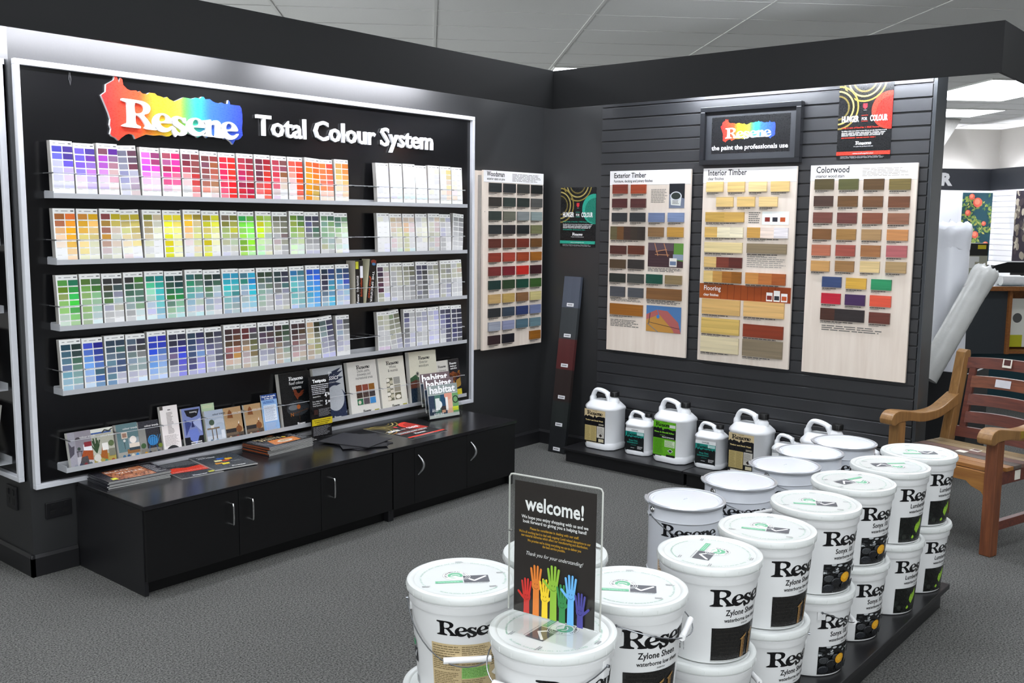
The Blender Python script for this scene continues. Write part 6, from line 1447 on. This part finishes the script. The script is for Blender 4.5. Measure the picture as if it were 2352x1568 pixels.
# ------------------------------------------------------------------ behind the slat wall: rolls, counter, back bay
FILMW = mat('white_wrapped_paper', 'e2e4ea', .3, var=.03, scale=8, bump=.5, bscale=14)
FILMC = mat('cloudy_wrap', 'c2c3c0', .25, var=.12, scale=10, bump=.8, bscale=18)
CORE = mat('cardboard_core', '9a7a58', .8)
m = bmesh.new()
for q in ((1.17, 1.19, -2.62, -2.2), (1.62, 1.64, -2.62, -2.2), (1.19, 1.62, -2.62, -2.6), (1.19, 1.62, -2.22, -2.2)): bx(m, *q, 0.02, .66)
bx(m, 1.17, 1.64, -2.62, -2.2, 0.0, .02)
o = obj('roll_bin', m, mat('black_bin', '1a1b1d', .5)); tag(o, 'black open bin holding the wrapped rolls behind the end of the slat wall', 'bin')
def roll(name, p0, p1, r, m_, label, core=True, lobes=0):
    p0, p1 = Vector(p0), Vector(p1); z = (p1-p0).normalized(); x = z.orthogonal().normalized(); y = z.cross(x); L = (p1-p0).length
    M = Matrix(((x.x, y.x, z.x, p0.x), (x.y, y.y, z.y, p0.y), (x.z, y.z, z.z, p0.z), (0, 0, 0, 1)))
    t = thing(name, label, 'roll', M); b = bmesh.new(); rr = random.Random(3)
    n, k = 36, 30; rings = []
    for i in range(k+1):
        h = L*i/k; rings.append([b.verts.new(((r*(1+lobes*(rr.random()-.5)))*math.cos(2*PI*j/n), (r*(1+lobes*(rr.random()-.5)))*math.sin(2*PI*j/n), h)) for j in range(n)])
    for A, B in zip(rings, rings[1:]):
        for j in range(n): b.faces.new((A[j], A[(j+1) % n], B[(j+1) % n], B[j]))
    b.faces.new(rings[0][::-1]); b.faces.new(rings[-1]); obj('wrap', b, m_, t, 60)
    b = bmesh.new(); lathe(b, [(r*.2, L), (r*.34, L), (r*.34, L+.025), (r*.2, L+.025), (r*.2, L-.05)], 20); obj('core', b, CORE if core else m_, t, 40)
    b = bmesh.new(); rings = []; n = 30                       # gathered film round the open end
    for i, (kr, dz) in enumerate(((1.01, -.12), (1.06, -.05), (1.1, .0), (1.02, .03), (.8, .05), (.55, .035))):
        rings.append([b.verts.new((r*kr*(1+.12*(rr.random()-.5))*math.cos(2*PI*j/n), r*kr*(1+.12*(rr.random()-.5))*math.sin(2*PI*j/n), L+dz+.03*(rr.random()-.5))) for j in range(n)])
    for A, B in zip(rings, rings[1:]):
        for j in range(n): b.faces.new((A[j], A[(j+1) % n], B[(j+1) % n], B[j]))
    obj('loose_film', b, m_, t, 70)
    return t
r1 = roll('paper_roll', (1.43, -2.4, .025), (1.46, -2.36, 1.58), .125, FILMW, 'tall white wrapped roll standing upright in the black bin', core=False, lobes=.012)
r2 = roll('paper_roll', (1.23, -2.37, .1) if False else (1.0, -2.40, .63), (1.27, -2.64, 1.3), .074, FILMC, 'slimmer cloudy wrapped roll leaning diagonally across the tall white roll', lobes=.04)

# service counter
DARKP = mat('dark_grey_laminate', '33373b', .4, var=.06); TEAL = mat('dark_teal_laminate', '1b3b44', .45, var=.06); WEDGE = wood('counter_edge_timber', '7a4a26', '96602f', stretch=(20, 2, 20))
Mc = frame((3.86, -1.82, 0), (.7071, -.7071, 0), (-0.0, 0, 1))
Mc = Matrix.Translation((3.86, -1.82, 0)) @ Matrix.Rotation(math.radians(-45), 4, 'Z')        # local x along the front, local y away from the shop floor
ct = thing('service_counter', 'dark grey and teal service counter with a timber edge, at the back of the shop', 'counter', Mc)
m = bmesh.new(); bx(m, -.1, 1.6, -.05, .75, 1.055, 1.07); obj('counter_top', m, mat('pale_grey_worktop', '9aa4a8', .2), ct)
m = bmesh.new(); bx(m, -.1, 1.6, -.075, -.05, 1.03, 1.072, bev=.004); obj('timber_edge', m, WEDGE, ct)
m = bmesh.new(); bx(m, -.6, .42, .0, .04, .45, 1.03); obj('front_panel', m, DARKP, ct)
m = bmesh.new(); bx(m, .05, .42, .06, .7, .0, .45); obj('plinth', m, TEAL, ct)
m = bmesh.new(); bx(m, .42, .45, -.03, .7, .45, 1.03); bx(m, .45, 1.6, .0, .7, .45, .48); bx(m, .45, 1.6, .3, .34, .48, 1.03); obj('shelf_bay', m, WEDGE, ct)
m = bmesh.new(); bx(m, .42, 1.6, .06, .7, 0, .45); obj('lower_panel', m, TEAL, ct)
def on_counter(x, y, z=1.0705): return Mc @ Matrix.Translation((x, y, z))
def cprint(name, label, cat, M, w, h, fn, group=None, th=.004):
    a = Art(); a.slab(0, 0, w, h, th, 'ffffff'); fn(a, w, h); o = a.obj(name); tag(o, label, cat, group); o.matrix_world = M; return o
UP = Matrix.Rotation(PI/2, 4, 'X')
cprint('yellow_card', 'yellow green card standing at the left of the counter behind the tall roll', 'card', on_counter(-.06, .34, 1.0745) @ UP @ Matrix.Rotation(math.radians(-12), 4, 'X'), .2, .3, lambda a, w, h: (a.rect(0, 0, w, h, 'b8be2c'), a.lines(w*.1, h*.2, w*.9, h*.9, 6, 'a4aa24', th=.3)))
cprint('leaflet_rack', 'rack of small black and cream leaflets on the counter beside the yellow card', 'leaflet rack', on_counter(.12, .2) @ UP, .2, .38, lambda a, w, h: (a.rect(0, 0, w, h, '9a9a88'), a.rect(0, h*.7, w, h, '2a2a26'), a.rect(w*.5, h*.86, w*.9, h*.96, 'c8b828'), a.rect(w*.05, h*.4, w*.6, h*.68, 'd8d8d4'), a.rect(w*.4, h*.3, w, h*.55, 'a09c88'), a.rect(w*.3, 0, w, h*.32, '6f6c50'), a.rect(w*.3, h*.25, w*.6, h*.3, 'c8b828'), a.rect(w*.8, h*.14, w, h*.3, '38a838')), th=.1)
m = bmesh.new(); prism(m, [(0, 0), (0, .04), (.16, .17), (.28, .2), (.75, .2), (.75, 0), (.5, 0), (.5, .1), (.2, .1), (.12, 0)], 'y', 0, .3); o = obj('display_terminal', m, mat('black_terminal', '141416', .3)); o.matrix_world = on_counter(.36, .4); tag(o, 'black curved till screen surround on the counter', 'till')
for k, (x, z) in enumerate(((.44, .05), (.36, .05))):
    b = bmesh.new(); tube(b, [(0, 0, 0), (.22, 0, 0)], .045, 20); o = obj('till_roll', b, mat('white_roll_paper', 'e8e8e8', .5), None, 40); o.matrix_world = on_counter(.37+.03*k, .05+.11*k, 1.117); tag(o, 'white paper roll lying on the counter, %s one' % ('front' if not k else 'rear'), 'roll', 'paper rolls on the counter')
cprint('file_box', 'white and tan printed boxes standing in the dark shelf bay under the counter', 'box', Mc @ Matrix.Translation((-.35, -.2, .001)) @ UP, .22, .44, lambda a, w, h: (a.rect(0, 0, w, h, 'c9bcae'), a.rect(0, h*.6, w, h, 'd8d2cc'), a.rect(w*.1, h*.2, w*.9, h*.5, 'b07850'), a.lines(w*.1, h*.65, w*.9, h*.9, 5, '8a7a70', th=.3)), th=.3)
m = bmesh.new(); bx(m, 0, .3, 0, .3, 0.001, .44, bev=.01); o = obj('computer_case', m, mat('black_case', '131315', .3)); o.matrix_world = Mc @ Matrix.Translation((-.72, -.25, 0)); tag(o, 'black computer case on the floor beside the counter', 'computer')
cprint('notice', 'white notice in the timber shelf bay at the right picture edge', 'notice', Mc @ Matrix.Translation((.5, .1, .5)) @ UP, .3, .45, lambda a, w, h: (a.rect(0, 0, w, h, 'e4e4da'), a.rect(0, 0, w*.5, h*.25, 'b8b82c'), a.disc(w*.3, h*.6, w*.15, '5a5a58')))

# back bay of the shop: wallpaper display under a dark fascia
def back(px_b, a): return ab(a, px_b)
AC = 8.906                                                     # distance of the back wall along a
# corner of the back bay at a = 8.906, b = 8.747
def bwall(b0, b1, z0, z1, out, th, m_, name, kind=True):
    b = bmesh.new(); bx(b, AC-out-th, AC-out, -b1, -b0, z0, z1, M=ROT45); return struct(name, b, m_) if kind else obj(name, b, m_)
bwall(-5.6, 8.75, 0, 3.2, -.1, .1, GREYWALL, 'wall_back')
b = bmesh.new(); bx(b, AC-6, AC, -8.85, -8.75, 0, 3.2, M=ROT45); struct('wall_back_right', b, GREYWALL)
DARKF = mat('dark_slate_fascia', '33363d', .5, var=.05)
b = bmesh.new(); bx(b, AC-.3, AC-.28, -8.47, -4.0, 2.18, 2.53, M=ROT45); bx(b, AC-5, AC-.28, -8.47, -8.45, 2.18, 2.53, M=ROT45); struct('trim_6', b, DARKF)
WSLAT = mat('white_slat_board', 'f2f2f6', .5, var=.01)
b = bmesh.new(); z = 0.3
while z < 2.3:
    bx(b, AC-.03, AC-.004, -8.745, -4.0, z, z+.083, M=ROT45); bx(b, AC-5, AC-.03, -8.745, -8.72, z, z+.083, M=ROT45); z += .09
bx(b, AC-.012, AC-.001, -8.748, -4.0, 0.0, 2.34, M=ROT45); bx(b, AC-5, AC-.012, -8.749, -8.738, 0.0, 2.34, M=ROT45)
struct('trim_7', b, WSLAT)
def batten45(a, b0, b1, along):
    p0 = Vector(ab(*( (a, b0) if along == 'b' else (b0, a)), 2.42)); p1 = Vector(ab(*((a, b1) if along == 'b' else (b1, a)), 2.42)); t = thing('batten_light', 'white batten light hidden behind the dark fascia of the back bay', 'light', Matrix.Translation((p0+p1)/2), 'batten lights behind the fascia')
    k = bmesh.new(); tube(k, [p0-(p0+p1)/2, p1-(p0+p1)/2], .013, 8); obj('tube', k, TUBEON_L, t, 40)
batten45(AC-.2, 6.9, 8.3, 'b'); batten45(8.55, AC-2.0, AC-.4, 'a'); batten45(AC-.2, 5.2, 6.6, 'b')
MB = Matrix.Rotation(math.radians(-45), 4, 'Z')
def on_back(b, z): # u = +b direction (to the right), v up, n towards the shop
    x, y, _ = ab(AC-.034, b); return frame((x, y, z), (.70711, -.70711, 0), (0, 0, 1))
def floral(a, w, h):
    a.rect(0, 0, w, h, '1f4650'); rr = random.Random(12); c = (0, 0, w, h)
    for i in range(80):
        x, y = w*rr.random(), h*rr.random()
        for k in range(5):
            th = rr.random()*6.28; r = .05+.04*rr.random(); a.poly([(x, y), (x+r*.6*math.cos(th+.4), y+r*.6*math.sin(th+.4)), (x+r*math.cos(th), y+r*math.sin(th)), (x+r*.6*math.cos(th-.4), y+r*.6*math.sin(th-.4))], ['8aa050', '5a7a48', 'b0b060', '3f6a50'][k % 4], clip=c, up=0)
        a.up()
    for x, y, r in ((.5,.88,.08),(.2,.75,.05),(.75,.62,.04),(.48,.48,.06),(.2,.3,.06),(.6,.22,.08),(.85,.36,.05),(.3,.95,.05)): a.disc(w*x, h*y, r, 'd8604c', clip=c); a.disc(w*x-.008, h*y+.01, r*.6, 'ee8a70', clip=c)
def toile(a, w, h):
    a.rect(0, 0, w, h, 'eceef2'); rr = random.Random(15)
    for i in range(60): x, y = w*rr.random(), h*(.1+.55*rr.random()); a.stroke([(x, y), (x+.04*(rr.random()-.5), y+.04*rr.random()), (x+.08*(rr.random()-.5), y+.06*rr.random())], .006, 'a4a8b8', up=0)
def peacock(a, w, h):
    a.rect(0, 0, w, h, '2b2630'); rr = random.Random(18); c = (0, 0, w, h)
    for i in range(60): x, y = w*rr.random(), h*rr.random(); a.disc(x, y, .03+.03*rr.random(), ['8a8274', '6a6258', 'b0a896', '40383c'][i % 4], ry=.06, clip=c, n=10, up=1)
for nm, lab, b0, w, fn in (('wallpaper_panel', 'white wallpaper panel with faint grey pattern on the back wall, behind the tall roll', 7.5, .58, toile), ('wallpaper_panel', 'dark teal wallpaper panel with coral flowers on the back wall', 8.13, .53, floral)):
    a = Art(); a.slab(0, 0, w, 1.35, .004, 'ffffff'); fn(a, w, 1.35); o = a.obj(nm); tag(o, lab, 'wallpaper', 'wallpaper panels on the back wall'); o.matrix_world = on_back(b0, .8)
a = Art(); a.slab(0, 0, .55, 1.15, .004, 'ffffff'); peacock(a, .55, 1.15); o = a.obj('wallpaper_panel'); tag(o, 'black and cream feather wallpaper panel at the right picture edge', 'wallpaper', 'wallpaper panels on the back wall')
x, y, _ = ab(AC-.62, 8.71); o.matrix_world = frame((x, y, 1.02), (-.70711, -.70711, 0), (0, 0, 1))
# white letter on the dark fascia
V, F = text_geo('R', .05); b = bmesh.new(); raised_text(b, 'R', 0, 0, .27, 0, .02, .2, .05); o = obj('sign_letter', b, SIGNWHITE); x, y, _ = ab(AC-.301, 7.57); o.matrix_world = frame((x, y, 2.26), (.70711, -.70711, 0), (0, 0, 1)); tag(o, 'white letter R on the dark fascia of the back bay', 'letter')
# sloping bulkhead under the far ceiling
b = bmesh.new(); prism(b, [(-3.6, 3.19), (-7.17, 3.19), (-6.75, 2.5), (-3.6, 2.5)], 'x', 7.35, 7.6, M=ROT45); struct('trim_8', b, mat('pale_bulkhead', 'b4b2ae', .8))

# ------------------------------------------------------------------ far left display, seen edge on
fl = thing('display_board', 'second black display board with silver frame around the left corner', 'display board', frame((-3.656, 1.25, .435), (0, -1, 0), (0, 0, 1)))
m = bmesh.new(); bx(m, 0, 1.22, 0, 1.82, 0, .008); obj('back_panel', m, BOARDBLACK, fl)
m = bmesh.new()
for q in ((0, 1.22, 0, .022), (0, 1.22, 1.82, 1.845), (0, .022, .022, 1.82), (1.198, 1.22, .022, 1.82)): bx(m, *q, 0, .032, bev=.0015, seg=1)
obj('frame', m, ALU, fl)
for i, z in enumerate((.062, .4, .75, 1.05)):
    led = obj('ledge', ledge_mesh(1.0), LEDGEWHITE, fl); led.location = (.1, z, .0082)
    m = bmesh.new(); tube(m, [(0, .11, .092), (1.06, .11, .092)], .002, 6); obj('cable', m, LEDGEWHITE, led)
    for k in range(3):
        a = Art(); a.slab(0, 0, .2, .27, .012, 'c4c2bc', 'a8a6a0'); a.rect(.01, .01, .19, .26, ['4a4e54', '6a655c', '8a8a86'][k]); o = a.obj('colour_book'); tag(o, 'book on the %s ledge of the far left display, %s from the corner' % (['lowest', 'second', 'third', 'top'][i], ['first', 'second', 'third'][k]), 'book', 'books on the far left display')
        o.matrix_world = frame((-3.656, 1.25, .435), (0, -1, 0), (0, 0, 1)) @ Matrix.Translation((.88-.24*k, z+.0065, .085)) @ Matrix.Rotation(math.radians(-9), 4, 'X')

bpy.data.scenes.remove(_ts)
